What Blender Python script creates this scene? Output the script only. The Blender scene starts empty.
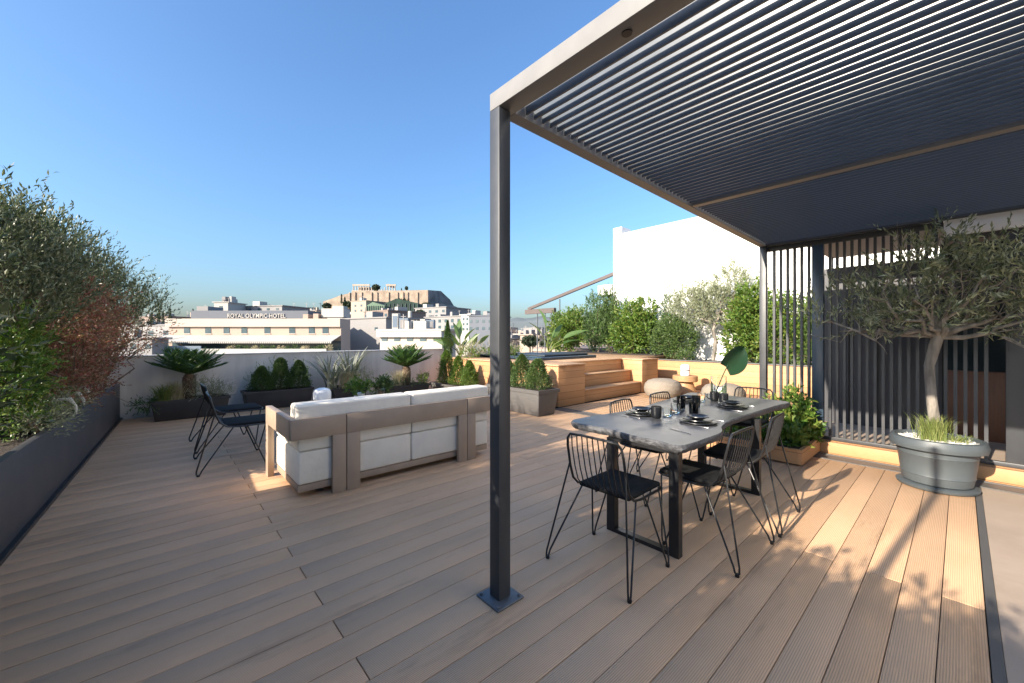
import bpy, bmesh, math, random
import numpy as np
from mathutils import Vector, Matrix
sc = bpy.context.scene
COL = sc.collection
rad = math.radians
PI = math.pi
random.seed(7)

# ------------------------------------------------------------------ camera frame numbers (used to lay out the far city by bearing and distance)
FPX, HZ, CX, EYE = 400.0, 337.0, 512.0, 1.5
YAW = math.atan((961 - 512) / FPX)
FW = (math.cos(YAW), math.sin(YAW)); RT = (math.sin(YAW), -math.cos(YAW))
def far(px, d):
    r = (px - CX) / FPX * d
    return (FW[0]*d + RT[0]*r, FW[1]*d + RT[1]*r)
def fz(py, d): return EYE - (py - HZ) / FPX * d

# ------------------------------------------------------------------ materials
def new_mat(name):
    m = bpy.data.materials.new(name); m.use_nodes = True
    nt = m.node_tree; nt.nodes.clear()
    out = nt.nodes.new('ShaderNodeOutputMaterial')
    return m, nt, out
def N(nt, t, **kw):
    n = nt.nodes.new(t)
    for k, v in kw.items():
        if k.startswith('i_'):
            n.inputs[k[2:].replace('_', ' ')].default_value = v
        else: setattr(n, k, v)
    return n
def L(nt, a, b): nt.links.new(a, b)
def ramp(nt, fac, stops):
    r = nt.nodes.new('ShaderNodeValToRGB'); e = r.color_ramp.elements
    while len(e) < len(stops): e.new(0.5)
    for i, (p, c) in enumerate(stops):
        e[i].position = p; e[i].color = (c[0], c[1], c[2], 1)
    L(nt, fac, r.inputs['Fac']); return r.outputs['Color']
def math_n(nt, op, a, b=None, c=None):
    n = nt.nodes.new('ShaderNodeMath'); n.operation = op
    for i, v in enumerate((a, b, c)):
        if v is None: continue
        if isinstance(v, (int, float)): n.inputs[i].default_value = v
        else: L(nt, v, n.inputs[i])
    return n.outputs[0]
def mixc(nt, fac, a, b, mode='MIX'):
    n = nt.nodes.new('ShaderNodeMix'); n.data_type = 'RGBA'; n.blend_type = mode
    for s, v in ((n.inputs[0], fac), (n.inputs[6], a), (n.inputs[7], b)):
        if isinstance(v, (int, float)): s.default_value = v
        elif isinstance(v, tuple): s.default_value = (v[0], v[1], v[2], 1)
        else: L(nt, v, s)
    return n.outputs[2]
def surf(name, col, rough=0.6, metal=0.0, var=0.15, scale=4.0, bump=0.0, bscale=60.0, spec=0.5, dirt=None, stretch=(1,1,1), coat=0.0, bdist=0.004):
    """plain painted / plastic / stone surface: base colour broken up by two noises, fine bump"""
    m, nt, out = new_mat(name)
    p = N(nt, 'ShaderNodeBsdfPrincipled'); L(nt, p.outputs[0], out.inputs[0])
    tc = N(nt, 'ShaderNodeNewGeometry'); mp = N(nt, 'ShaderNodeMapping'); mp.inputs['Scale'].default_value = stretch
    L(nt, tc.outputs['Position'], mp.inputs['Vector'])
    n1 = N(nt, 'ShaderNodeTexNoise'); n1.inputs['Scale'].default_value = scale; n1.inputs['Detail'].default_value = 6
    L(nt, mp.outputs[0], n1.inputs['Vector'])
    lo = tuple(c*(1-var) for c in col); hi = tuple(min(c*(1+var), .95) for c in col)
    c = ramp(nt, n1.outputs['Fac'], [(.3, lo), (.7, hi)])
    if dirt:
        n3 = N(nt, 'ShaderNodeTexNoise'); n3.inputs['Scale'].default_value = scale*.35; n3.inputs['Detail'].default_value = 8; n3.inputs['Roughness'].default_value = .7
        L(nt, mp.outputs[0], n3.inputs['Vector'])
        f = ramp(nt, n3.outputs['Fac'], [(.5, (0,0,0)), (.75, (1,1,1))])
        c = mixc(nt, f, c, dirt)
    L(nt, c, p.inputs['Base Color'])
    p.inputs['Metallic'].default_value = metal
    p.inputs['Specular IOR Level'].default_value = spec
    rr = math_n(nt, 'MULTIPLY_ADD', n1.outputs['Fac'], .2, rough-.1)
    L(nt, rr, p.inputs['Roughness'])
    p.inputs['Coat Weight'].default_value = coat
    if bump:
        n2 = N(nt, 'ShaderNodeTexNoise'); n2.inputs['Scale'].default_value = bscale; n2.inputs['Detail'].default_value = 4
        L(nt, mp.outputs[0], n2.inputs['Vector'])
        b = N(nt, 'ShaderNodeBump'); b.inputs['Strength'].default_value = bump; b.inputs['Distance'].default_value = bdist
        L(nt, n2.outputs['Fac'], b.inputs['Height']); L(nt, b.outputs[0], p.inputs['Normal'])
    return m
def leafm(name, cols, trans=0.3, rough=0.5):
    m, nt, out = new_mat(name)
    g = N(nt, 'ShaderNodeNewGeometry')
    k = len(cols)
    c = ramp(nt, g.outputs['Random Per Island'], [(i/(k-1) if k > 1 else 0, cc) for i, cc in enumerate(cols)])
    p = N(nt, 'ShaderNodeBsdfPrincipled'); p.inputs['Roughness'].default_value = rough
    p.inputs['Specular IOR Level'].default_value = .45
    L(nt, c, p.inputs['Base Color'])
    t = N(nt, 'ShaderNodeBsdfTranslucent'); L(nt, mixc(nt, .5, c, (.5,.75,.2), 'SOFT_LIGHT'), t.inputs['Color'])
    mx = N(nt, 'ShaderNodeMixShader'); mx.inputs[0].default_value = trans
    L(nt, p.outputs[0], mx.inputs[1]); L(nt, t.outputs[0], mx.inputs[2]); L(nt, mx.outputs[0], out.inputs[0])
    return m
def boards(name, axis_across, pitch, offset, cols, groove=None, line=0.0, rough=.6, along='X', spec=.3, stain=True):
    """composite boards: each board its own tone, fine ridges along the board, streaky wear"""
    m, nt, out = new_mat(name)
    p = N(nt, 'ShaderNodeBsdfPrincipled'); L(nt, p.outputs[0], out.inputs[0])
    g = N(nt, 'ShaderNodeNewGeometry'); s = N(nt, 'ShaderNodeSeparateXYZ'); L(nt, g.outputs['Position'], s.inputs[0])
    u = math_n(nt, 'DIVIDE', math_n(nt, 'SUBTRACT', s.outputs[axis_across], offset), pitch)
    idx = math_n(nt, 'FLOOR', u)
    wn = N(nt, 'ShaderNodeTexWhiteNoise'); wn.noise_dimensions = '1D'; L(nt, idx, wn.inputs['W'])
    mp = N(nt, 'ShaderNodeMapping')
    mp.inputs['Scale'].default_value = {'X': (.7, 9, 9), 'Y': (9, .7, 9)}[along]
    L(nt, g.outputs['Position'], mp.inputs['Vector'])
    n1 = N(nt, 'ShaderNodeTexNoise'); n1.inputs['Scale'].default_value = 1.6; n1.inputs['Detail'].default_value = 7; n1.inputs['Roughness'].default_value = .65
    L(nt, mp.outputs[0], n1.inputs['Vector'])
    f = math_n(nt, 'ADD', math_n(nt, 'MULTIPLY_ADD', wn.outputs['Value'], .26, .10), math_n(nt, 'MULTIPLY', n1.outputs['Fac'], .55))
    c = ramp(nt, f, [(.2, cols[0]), (.5, cols[1]), (.8, cols[2])])
    if stain:
        n4 = N(nt, 'ShaderNodeTexNoise'); n4.inputs['Scale'].default_value = 1.3; n4.inputs['Detail'].default_value = 5
        L(nt, g.outputs['Position'], n4.inputs['Vector'])
        c = mixc(nt, ramp(nt, n4.outputs['Fac'], [(.42, (0,0,0)), (.7, (.6,.6,.6))]), c, tuple(x*1.25 for x in cols[1]))
        mp5 = N(nt, 'ShaderNodeMapping'); mp5.inputs['Scale'].default_value = (.5, 3.2, 1); L(nt, g.outputs['Position'], mp5.inputs['Vector'])
        n5 = N(nt, 'ShaderNodeTexNoise'); n5.inputs['Scale'].default_value = 1.1; n5.inputs['Detail'].default_value = 9; n5.inputs['Roughness'].default_value = .7
        L(nt, mp5.outputs[0], n5.inputs['Vector'])
        c = mixc(nt, ramp(nt, n5.outputs['Fac'], [(.57, (0,0,0)), (.70, (.7,.7,.7))]), c, tuple(x*.55 for x in cols[0]))
    h = None
    if groove:
        w = math_n(nt, 'SINE', math_n(nt, 'MULTIPLY', s.outputs[axis_across], 2*PI/groove))
        w01 = math_n(nt, 'MULTIPLY_ADD', w, .5, .5)
        c = mixc(nt, math_n(nt, 'MULTIPLY', math_n(nt, 'LESS_THAN', w01, .28), .45), c, tuple(x*.45 for x in cols[0]))
        h = w01
    if line:
        fr = math_n(nt, 'FRACT', u)
        ln = math_n(nt, 'LESS_THAN', fr, line)
        c = mixc(nt, ln, c, tuple(x*.25 for x in cols[0]))
    L(nt, c, p.inputs['Base Color'])
    p.inputs['Roughness'].default_value = rough; p.inputs['Specular IOR Level'].default_value = spec
    if h is not None:
        b = N(nt, 'ShaderNodeBump'); b.inputs['Strength'].default_value = .5; b.inputs['Distance'].default_value = .002
        L(nt, h, b.inputs['Height']); L(nt, b.outputs[0], p.inputs['Normal'])
    return m
def glassm(name, col=(1,1,1), rough=0.0, tint=.9):
    m, nt, out = new_mat(name)
    p = N(nt, 'ShaderNodeBsdfPrincipled'); p.inputs['Base Color'].default_value = (*col, 1)
    p.inputs['Transmission Weight'].default_value = 1; p.inputs['Roughness'].default_value = rough; p.inputs['IOR'].default_value = 1.45
    L(nt, p.outputs[0], out.inputs[0]); return m

M = {}
DK = [(.585,.365,.21), (.645,.405,.238), (.69,.44,.265)]
M['deck'] = boards('deck boards', 1, .1645, .075, DK, groove=.0094, rough=.55)
WD = [(.36,.185,.083), (.44,.235,.11), (.50,.28,.135)]
M['clad'] = boards('timber cladding', 2, .15, 0.0, WD, line=.035, rough=.55, stain=False)
M['upper'] = boards('upper deck boards', 1, .1645, .075, [(.42,.25,.14), (.48,.30,.17), (.54,.35,.21)], groove=.0094, line=.03, rough=.6)
M['under'] = surf('deck underlay', (.02,.017,.015), .9)
M['anth'] = surf('anthracite powder coat', (.040,.042,.046), .42, 0.0, .06, 8, .08, 300)
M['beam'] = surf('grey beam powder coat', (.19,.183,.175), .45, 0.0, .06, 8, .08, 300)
M['bar'] = surf('dark louvre metal', (.085,.098,.112), .33, 0.0, .05, 8)
M['plate'] = surf('steel base plate', (.12,.13,.14), .45, .3, .2, 20)
M['black'] = surf('black wire metal', (.012,.012,.013), .35, .0, .1, 20)
M['pad'] = surf('black seat pad', (.013,.013,.013), .85, 0, .2, 30, .3, 400, spec=.15)
M['frame'] = surf('taupe sofa frame', (.335,.25,.185), .5, 0, .08, 6, .1, 200)
M['cush'] = surf('white outdoor fabric', (.74,.68,.585), .85, 0, .05, 5, .5, 13, spec=.2, bdist=.012)
M['parapet'] = surf('grey render', (.60,.56,.52), .85, 0, .09, 1.6, .3, 90, dirt=(.40,.365,.335), stretch=(2.2,2.2,.3))
M['cap'] = surf('pale cap stone', (.55,.53,.50), .7, 0, .06, 3)
M['planter'] = surf('graphite metal planter', (.05,.048,.052), .5, 0.0, .12, 2.5, .05, 200, dirt=(.07,.066,.066))
M['plast'] = surf('black plastic trough', (.028,.027,.03), .5, 0, .15, 6)
M['gplast'] = surf('grey ribbed trough', (.085,.078,.073), .6, 0, .12, 8, .4, 40, stretch=(1,1,8))
M['potgrey'] = surf('slate blue plastic pot', (.066,.078,.084), .48, 0, .06, 5, .05, 100)
M['soil'] = surf('soil', (.04,.028,.02), .95, 0, .4, 30, .8, 60, bdist=.02)
M['pebble'] = surf('white pebbles', (.66,.64,.60), .8, 0, .25, 60, 1.0, 90, bdist=.02)
M['bark'] = surf('olive bark', (.21,.185,.155), .9, 0, .45, 14, .9, 35, stretch=(1,1,.3), bdist=.02)
M['twig'] = surf('twig', (.13,.095,.065), .85, 0, .3, 20)
M['cycbark'] = surf('cycad stem', (.13,.085,.055), .95, 0, .45, 40, 1.0, 45, bdist=.03)
M['white'] = surf('white render', (.82,.81,.79), .8, 0, .025, .6, .2, 60)
M['slate'] = surf('dark stone slab', (.058,.058,.06), .36, 0, .35, 7, .15, 60, dirt=(.095,.095,.10))
M['slatedge'] = surf('rough slab edge', (.07,.07,.074), .6, 0, .3, 30, 1.0, 45, bdist=.012)
M['ceram'] = surf('black glazed ceramic', (.008,.009,.011), .32, 0, .2, 20)
M['steel'] = surf('brushed cutlery steel', (.25,.25,.26), .3, .9, .05, 10)
M['glass'] = glassm('clear glass', (.97,.985,.98))
M['smoke'] = glassm('smoked glass', (.10,.11,.13))
M['rattan'] = surf('pale woven rope', (.25,.21,.165), .9, 0, .35, 90, 1.0, 120, bdist=.012)
M['stool'] = boards('teak stool', 2, .5, 0, [(.30,.165,.075), (.36,.205,.10), (.42,.25,.13)], rough=.5, stain=False)
M['lampwhite'] = surf('white lantern shade', (.82,.82,.81), .4, 0, .02, 5)
M['screed'] = surf('beige screed', (.33,.255,.195), .8, 0, .1, 2.5, .25, 120, dirt=(.40,.32,.25))
M['track'] = surf('floor track', (.11,.105,.10), .5, .2, .1, 8)
M['darkpanel'] = surf('dark grey panel', (.036,.037,.043), .5, 0, .06, 1)
M['brown'] = surf('brown timber door', (.13,.055,.03), .5, 0, .2, 8, stretch=(6,6,.5))
M['ceil'] = surf('grey soffit', (.36,.34,.34), .8, 0, .05, 2)
M['spa'] = surf('spa navy rim', (.030,.050,.075), .35, 0, .15, 5)
M['lid'] = surf('spa cover', (.020,.030,.042), .5, 0, .15, 8)
M['darkglass'] = surf('dark window glass', (.02,.03,.035), .12, 0, .1, 3)
# leaves
M['olive'] = leafm('olive leaves', [(.03,.046,.022), (.075,.098,.045), (.19,.20,.115), (.05,.07,.03)], .18, .42)
M['silver'] = leafm('silver olive leaves', [(.19,.21,.12), (.25,.27,.17), (.30,.31,.22), (.22,.24,.13)], .25, .5)
M['potolive'] = leafm('potted olive leaves', [(.06,.085,.045), (.14,.165,.09), (.46,.46,.31), (.09,.12,.055), (.27,.27,.15)], .2, .42)
M['green'] = leafm('fresh green leaves', [(.055,.12,.02), (.09,.17,.028), (.15,.22,.04), (.20,.22,.05)], .32, .4)
M['deep'] = leafm('deep green leaves', [(.04,.08,.025), (.065,.12,.035), (.11,.165,.05)], .22, .4)
M['box'] = leafm('clipped bush leaves', [(.04,.08,.022), (.07,.12,.03), (.12,.165,.045)], .2, .45)
M['red'] = leafm('photinia leaves', [(.20,.07,.05), (.28,.10,.07), (.11,.10,.045), (.36,.21,.12), (.27,.06,.065), (.30,.24,.16)], .28, .5)
M['cyc'] = leafm('cycad leaflets', [(.03,.08,.018), (.055,.12,.024), (.085,.155,.032)], .15, .35)
M['straw'] = leafm('dry grass', [(.52,.42,.27), (.40,.32,.20), (.60,.52,.37), (.33,.30,.16)], .3, .7)
M['grassy'] = leafm('green grass', [(.13,.18,.045), (.21,.25,.07), (.32,.33,.12)], .3, .6)
M['sage'] = leafm('sage leaves', [(.23,.24,.15), (.31,.31,.21), (.17,.19,.11)], .25, .6)
M['phor'] = leafm('sword leaves', [(.19,.21,.15), (.28,.28,.21), (.13,.15,.11), (.36,.35,.28)], .15, .5)
M['paddle'] = leafm('paddle leaves', [(.055,.11,.03), (.09,.15,.045), (.12,.17,.06)], .3, .4)
M['bigleaf'] = leafm('glossy cut leaf', [(.012,.05,.022), (.018,.06,.026)], .12, .3)
M['plume'] = leafm('white plumes', [(.62,.58,.54), (.70,.66,.62)], .4, .8)
# city
def cityc(name, c, var=.08, rough=.85): return surf(name, c, rough, 0, var, .15)
M['peach'] = cityc('peach render', (.36,.275,.22)); M['cream'] = cityc('cream render', (.40,.345,.29)); M['cwhite'] = cityc('city white', (.38,.36,.33))
M['cgrey'] = cityc('city grey', (.22,.21,.205)); M['cbeige'] = cityc('city beige', (.31,.25,.20)); M['cbrown'] = cityc('city brown', (.22,.165,.14))
M['cblue'] = cityc('solar panel blue', (.13,.165,.21)); M['signband'] = cityc('slate sign band', (.11,.12,.14))
M['awn'] = surf('awning brown', (.085,.065,.06), .6, 0, .1, 4)
M['win'] = surf('window glass', (.05,.08,.095), .2, 0, .2, 1)
M['net'] = surf('green scaffold net', (.018,.04,.030), .9, 0, .4, .3); M['netlight'] = surf('pale green roof', (.13,.19,.13), .9, 0, .2, .3)
M['rock'] = surf('limestone rock', (.23,.195,.15), .95, 0, .35, .05, 1.0, .2, dirt=(.25,.22,.17), bdist=3)
M['cliff'] = surf('grey cliff', (.15,.15,.155), .95, 0, .45, .06, 1.0, .15, bdist=3)
M['marble'] = surf('old marble', (.36,.30,.24), .9, 0, .12, .2)
M['ashlar'] = surf('fortress masonry', (.31,.24,.18), .95, 0, .30, .12, .5, .6, bdist=.5)
M['scrub'] = leafm('far tree leaves', [(.02,.035,.018), (.035,.05,.022), (.045,.06,.03)], .1, .7)
M['terrain'] = surf('city ground', (.27,.24,.21), .95, 0, .4, .012)
M['hill'] = surf('distant hill', (.13,.15,.15), .95, 0, .3, .002)

# ------------------------------------------------------------------ mesh builder
class MB:
    def __init__(s): s.v = []; s.f = []; s.sm = []
    def add(s, vs, fs, smooth=False):
        b = len(s.v); s.v.extend([tuple(v) for v in vs])
        for f in fs: s.f.append(tuple(b+i for i in f)); s.sm.append(smooth)
        return s
    def box(s, x0, x1, y0, y1, z0, z1):
        if x0 > x1: x0, x1 = x1, x0
        if y0 > y1: y0, y1 = y1, y0
        if z0 > z1: z0, z1 = z1, z0
        return s.add([(x0,y0,z0),(x1,y0,z0),(x1,y1,z0),(x0,y1,z0),(x0,y0,z1),(x1,y0,z1),(x1,y1,z1),(x0,y1,z1)],
                     [(3,2,1,0),(4,5,6,7),(0,1,5,4),(1,2,6,5),(2,3,7,6),(3,0,4,7)])
    def obox(s, c, ax, hs):
        """oriented box: centre, three axes, half sizes"""
        c = Vector(c); a = [Vector(q).normalized()*h for q, h in zip(ax, hs)]
        vs = [c + sx*a[0] + sy*a[1] + sz*a[2] for sz in (-1,1) for sx, sy in ((-1,-1),(1,-1),(1,1),(-1,1))]
        return s.add(vs, [(3,2,1,0),(4,5,6,7),(0,1,5,4),(1,2,6,5),(2,3,7,6),(3,0,4,7)])
    def taper(s, x0, x1, y0, y1, z0, z1, t):
        """trough body: wider at the top by t"""
        return s.add([(x0+t,y0+t,z0),(x1-t,y0+t,z0),(x1-t,y1-t,z0),(x0+t,y1-t,z0),(x0,y0,z1),(x1,y0,z1),(x1,y1,z1),(x0,y1,z1)],
                     [(3,2,1,0),(4,5,6,7),(0,1,5,4),(1,2,6,5),(2,3,7,6),(3,0,4,7)])
    def prism(s, poly, z0, z1):
        n = len(poly)
        vs = [(x,y,z0) for x,y in poly] + [(x,y,z1) for x,y in poly]
        return s.add(vs, [tuple(range(n-1,-1,-1)), tuple(range(n,2*n))] + [(i,(i+1)%n,n+(i+1)%n,n+i) for i in range(n)])
    def tube(s, pts, r, n=8, closed=False, cap=True):
        P = [Vector(p) for p in pts]; k = len(P)
        rs = r if isinstance(r, (list, tuple)) else [r]*k
        vs = []; up = None
        for i in range(k):
            a = P[(i-1) % k] if (closed or i > 0) else P[i]; b = P[(i+1) % k] if (closed or i < k-1) else P[i]
            t = (b-a).normalized()
            if up is None:
                up = Vector((0,0,1)) if abs(t.z) < .9 else Vector((1,0,0))
            u = (up - t*up.dot(t))
            if u.length < 1e-6: u = t.orthogonal()
            u.normalize(); w = t.cross(u); up = u
            for j in range(n):
                an = 2*PI*j/n; vs.append(P[i] + (u*math.cos(an) + w*math.sin(an))*rs[i])
        fs = []
        m = k if closed else k-1
        for i in range(m):
            for j in range(n):
                fs.append((i*n+j, i*n+(j+1)%n, ((i+1)%k)*n+(j+1)%n, ((i+1)%k)*n+j))
        s.add(vs, fs, True)
        if cap and not closed:
            b = len(s.v) - k*n
            s.f.append(tuple(b+j for j in range(n-1,-1,-1))); s.sm.append(False)
            s.f.append(tuple(b+(k-1)*n+j for j in range(n))); s.sm.append(False)
        return s
    def lathe(s, prof, c=(0,0,0), n=24, cap=True):
        vs = []
        for r, z in prof:
            for j in range(n):
                a = 2*PI*j/n; vs.append((c[0]+r*math.cos(a), c[1]+r*math.sin(a), c[2]+z))
        fs = []
        for i in range(len(prof)-1):
            for j in range(n): fs.append((i*n+j, i*n+(j+1)%n, (i+1)*n+(j+1)%n, (i+1)*n+j))
        s.add(vs, fs, True)
        b = len(s.v) - len(vs)
        if cap:
            if prof[0][0] > 1e-4: s.f.append(tuple(b+j for j in range(n-1,-1,-1))); s.sm.append(False)
            if prof[-1][0] > 1e-4: s.f.append(tuple(b+(len(prof)-1)*n+j for j in range(n))); s.sm.append(False)
        return s
    def nparr(s, V, F, smooth=False):
        b = len(s.v); s.v.extend(map(tuple, V.tolist())); s.f.extend(map(tuple, (F+b).tolist())); s.sm.extend([smooth]*len(F)); return s
    def shear(s, y0, k):
        s.v = [(x+(y-y0)*k, y, z) for x,y,z in s.v]; return s
    def build(s, name, mat, parent=None, bevel=0.0, seg=2, local=False):
        me = bpy.data.meshes.new(name)
        vs = s.v
        if parent is not None and not local:
            l = parent['_loc'] if '_loc' in parent else parent.location
            vs = [(x-l[0], y-l[1], z-l[2]) for x,y,z in vs]
        me.from_pydata(vs, [], s.f)
        me.polygons.foreach_set('use_smooth', s.sm)
        if bevel:
            bm = bmesh.new(); bm.from_mesh(me)
            bmesh.ops.remove_doubles(bm, verts=bm.verts, dist=1e-5)
            ed = [e for e in bm.edges if len(e.link_faces) == 2 and e.calc_face_angle(0) > .5]
            bmesh.ops.bevel(bm, geom=ed, offset=bevel, segments=seg, profile=.5, affect='EDGES', clamp_overlap=True)
            for f in bm.faces: f.smooth = True
            bm.to_mesh(me); bm.free()
        if any(s.sm) or bevel: me.set_sharp_from_angle(angle=rad(38))
        me.materials.append(mat); me.update()
        o = bpy.data.objects.new(name, me); COL.objects.link(o)
        if parent is not None: o.parent = parent
        return o
def shift(o):
    """move a parentless mesh's origin to the middle of its base"""
    me = o.data; co = np.zeros(len(me.vertices)*3); me.vertices.foreach_get('co', co); co = co.reshape(-1,3)
    c = np.array([(co[:,0].min()+co[:,0].max())/2, (co[:,1].min()+co[:,1].max())/2, co[:,2].min()])
    me.vertices.foreach_set('co', (co-c).ravel()); me.update(); o.location = c
    return o
def tag(o, label, cat, group=None, kind=None):
    o['label'] = label; o['category'] = cat
    if group: o['group'] = group
    if kind: o['kind'] = kind
    return o
def thing(name, label, cat, loc=(0,0,0), group=None):
    o = bpy.data.objects.new(name, None); o.empty_display_size = .1; COL.objects.link(o); o.location = loc
    return tag(o, label, cat, group)
def struct(name, mb, mat, kind='structure', bevel=0):
    o = mb.build(name, mat, bevel=bevel); o['kind'] = kind; return o
def single(name, mb, mat, label, cat, group=None, bevel=0, seg=2):
    return tag(shift(mb.build(name, mat, bevel=bevel, seg=seg)), label, cat, group)
def dup(root, loc, rz, label, group=None):
    r = root.copy(); COL.objects.link(r); r.location = loc; r.rotation_euler = (0,0,rz); r['label'] = label
    if group: r['group'] = group
    for ch in list(root.children):
        c = ch.copy(); COL.objects.link(c); c.parent = r
        for g in list(ch.children):
            d = g.copy(); COL.objects.link(d); d.parent = c
    return r

# ------------------------------------------------------------------ leaves
def unit(a): return a/np.maximum(np.linalg.norm(a, axis=-1, keepdims=True), 1e-9)
def leaves(mb, P, D, ln, wd, rg, curl=.15):
    """one diamond-shaped folded leaf at each point P along direction D"""
    n = len(P)
    D = unit(D); R = rg.normal(size=(n,3)); S = unit(np.cross(D, R)); U = np.cross(S, D)
    l = (ln*(.7+.6*rg.random(n)))[:,None]; w = (wd*(.7+.6*rg.random(n)))[:,None]
    a = P; b = P + D*l*.45 + S*w*.5 + U*l*curl*.4; c = P + D*l - U*l*curl; d = P + D*l*.45 - S*w*.5 + U*l*curl*.4
    V = np.stack([a,b,c,d], 1).reshape(-1,3); F = np.arange(4*n).reshape(n,4)
    return mb.nparr(V, F)
def in_blobs(blobs, n, rg, shell=.55):
    """points spread through ellipsoids (cx,cy,cz,rx,ry,rz), thicker towards the rim; also the outward direction"""
    B = np.array(blobs, float); vol = B[:,3]*B[:,4]*B[:,5]; k = rg.choice(len(B), n, p=vol/vol.sum())
    u = unit(rg.normal(size=(n,3))); r = rg.random(n)**(1/3); r = r*(1-shell) + shell*r**.35
    q = u*r[:,None]
    return B[k,:3] + q*B[k,3:6], unit(q/np.maximum(B[k,3:6],.05))
def sprigs(mb, blobs, nsp, per, length, ln, wd, rg, up=.6, out=.6, spread=.8, shell=.5, zmin=None):
    """sprigs: short shoots that grow out and up, each carrying alternate leaves"""
    P, O = in_blobs(blobs, nsp, rg, shell)
    D = unit(O*out + np.array([0,0,up]) + rg.normal(size=(nsp,3))*.45)
    t = np.tile(np.linspace(0,1,per), nsp); i = np.repeat(np.arange(nsp), per)
    Lg = length*(.6+.8*rg.random(nsp)); bend = rg.normal(size=(nsp,3))*.25
    Q = P[i] + D[i]*(t*Lg[i])[:,None] + bend[i]*((t**2)*Lg[i])[:,None]*.6
    E = unit(D[i]*1.0 + unit(rg.normal(size=(len(i),3)))*spread)
    if zmin is not None:
        k = Q[:,2] > zmin; Q = Q[k]; E = E[k]
    return leaves(mb, Q, E, ln, wd, rg)
def blades(mb, c, n, h, spread, w, rg, droop=.5, seg=4, base=.03):
    """arching strap or grass blades from a tuft"""
    for k in range(n):
        a = rg.random()*2*PI; l = h*(.6+.5*rg.random()); sp = spread*(.25+.9*rg.random())
        dx, dy = math.cos(a), math.sin(a); px, py = -dy, dx
        x0 = c[0]+rg.normal()*base; y0 = c[1]+rg.normal()*base
        vs = []
        for i in range(seg+1):
            t = i/seg; rr = sp*t**1.5; z = c[2] + l*(t - droop*t**3*.6)
            ww = w*(1-t**2*.95)*.5
            vs += [(x0+dx*rr-px*ww, y0+dy*rr-py*ww, z), (x0+dx*rr+px*ww, y0+dy*rr+py*ww, z)]
        mb.add(vs, [(2*i,2*i+1,2*i+3,2*i+2) for i in range(seg)])
    return mb
def limb(mb, p, q, r0, r1, rg, k=5, wob=.08, n=7):
    p = Vector(p); q = Vector(q); l = (q-p).length
    pts = [p.lerp(q, i/k) + (Vector(rg.normal(size=3))*wob*l*(math.sin(PI*i/k))) for i in range(k+1)]
    mb.tube(pts, [r0+(r1-r0)*i/k for i in range(k+1)], n); return pts
def shrub(name, label, cat, loc, blobs, nsp, per, length, ln, wd, mat, seed, up=.6, out=.6, group=None, stems=5, shell=.5, spread=.8, trunk=None, zmin=None, stemmat='twig'):
    rg = np.random.default_rng(seed)
    t = thing(name, label, cat, loc, group)
    st = MB(); B = np.array(blobs)
    if trunk:
        top = limb(st, loc, (loc[0]+rg.normal()*.03, loc[1]+rg.normal()*.03, trunk[0]), trunk[1], trunk[1]*.75, rg)[-1]
    for k in range(stems):
        b = B[k % len(B)]; e = b[:3] + rg.normal(size=3)*b[3:6]*.35
        s0 = top if trunk else (loc[0]+rg.normal()*.05, loc[1]+rg.normal()*.05, loc[2])
        pts = limb(st, s0, e, .014 if not trunk else trunk[1]*.5, .004, rg)
        for q in range(3):
            e2 = e + rg.normal(size=3)*b[3:6]*.5; limb(st, pts[3], e2, .007, .002, rg, 3)
    st.build('trunk' if trunk else 'stem', M[stemmat], t)
    mb = MB(); sprigs(mb, blobs, nsp, per, length, ln, wd, rg, up, out, spread, shell, zmin if zmin is not None else loc[2])
    mb.build('crown' if trunk else 'foliage', M[mat], t)
    return t

# ================================================================== SETTING: floor
PITCH, OFF = .1645, .075
deck = MB(); rnd = random.Random(3)
k0 = -1; gap = .004
for k in range(-1, 62):
    y0 = OFF + k*PITCH + gap/2; y1 = OFF + (k+1)*PITCH - gap/2
    if y1 > 10.17: break
    cuts = [-1.2, .70 if k % 2 == 0 else 3.40, 6.15]
    for a, b in zip(cuts[:-1], cuts[1:]):
        dz = rnd.uniform(-.0006, .0006)
        deck.box(a+.003, b-.003, y0, y1, -.025+dz, dz)
struct('deck', deck, M['deck'], bevel=.0012)
struct('deck_underlay', MB().box(-1.6, 6.45, -4.5, 10.4, -.30, -.027), M['under'])
up = MB()
for k in range(9, 34):
    y0 = OFF + k*PITCH + gap/2; up.box(6.46, 11.46, y0, y0+PITCH-gap, -.025, 0)
struct('upper_deck', up, M['upper'], bevel=.0012)
struct('upper_deck_underlay', MB().box(6.45, 20, -4.5, 10.4, -.30, -.027), M['under'])
struct('gutter', MB().box(6.155, 6.455, -4.5, 5.69, -.026, -.003).box(6.165, 6.20, -4.5, 5.69, -.003, .004).box(6.41, 6.445, -4.5, 5.69, -.003, .004), M['track'])
struct('screed_floor', MB().box(-.6, 6.15, -4.5, -.135, -.026, -.002), M['screed'])
struct('threshold_strip', MB().box(-.6, 6.15, -.133, -.092, -.026, .003), M['track'])
struct('inner_floor', MB().box(6.575, 12, -4.5, 1.95, -.02, .140), M['screed'])
struct('plinth_step', MB().box(6.50, 6.572, -4.5, 1.95, -.02, .142).box(6.572, 6.66, -4.5, 1.95, .1415, .146), M['clad'], bevel=.003)

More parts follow.
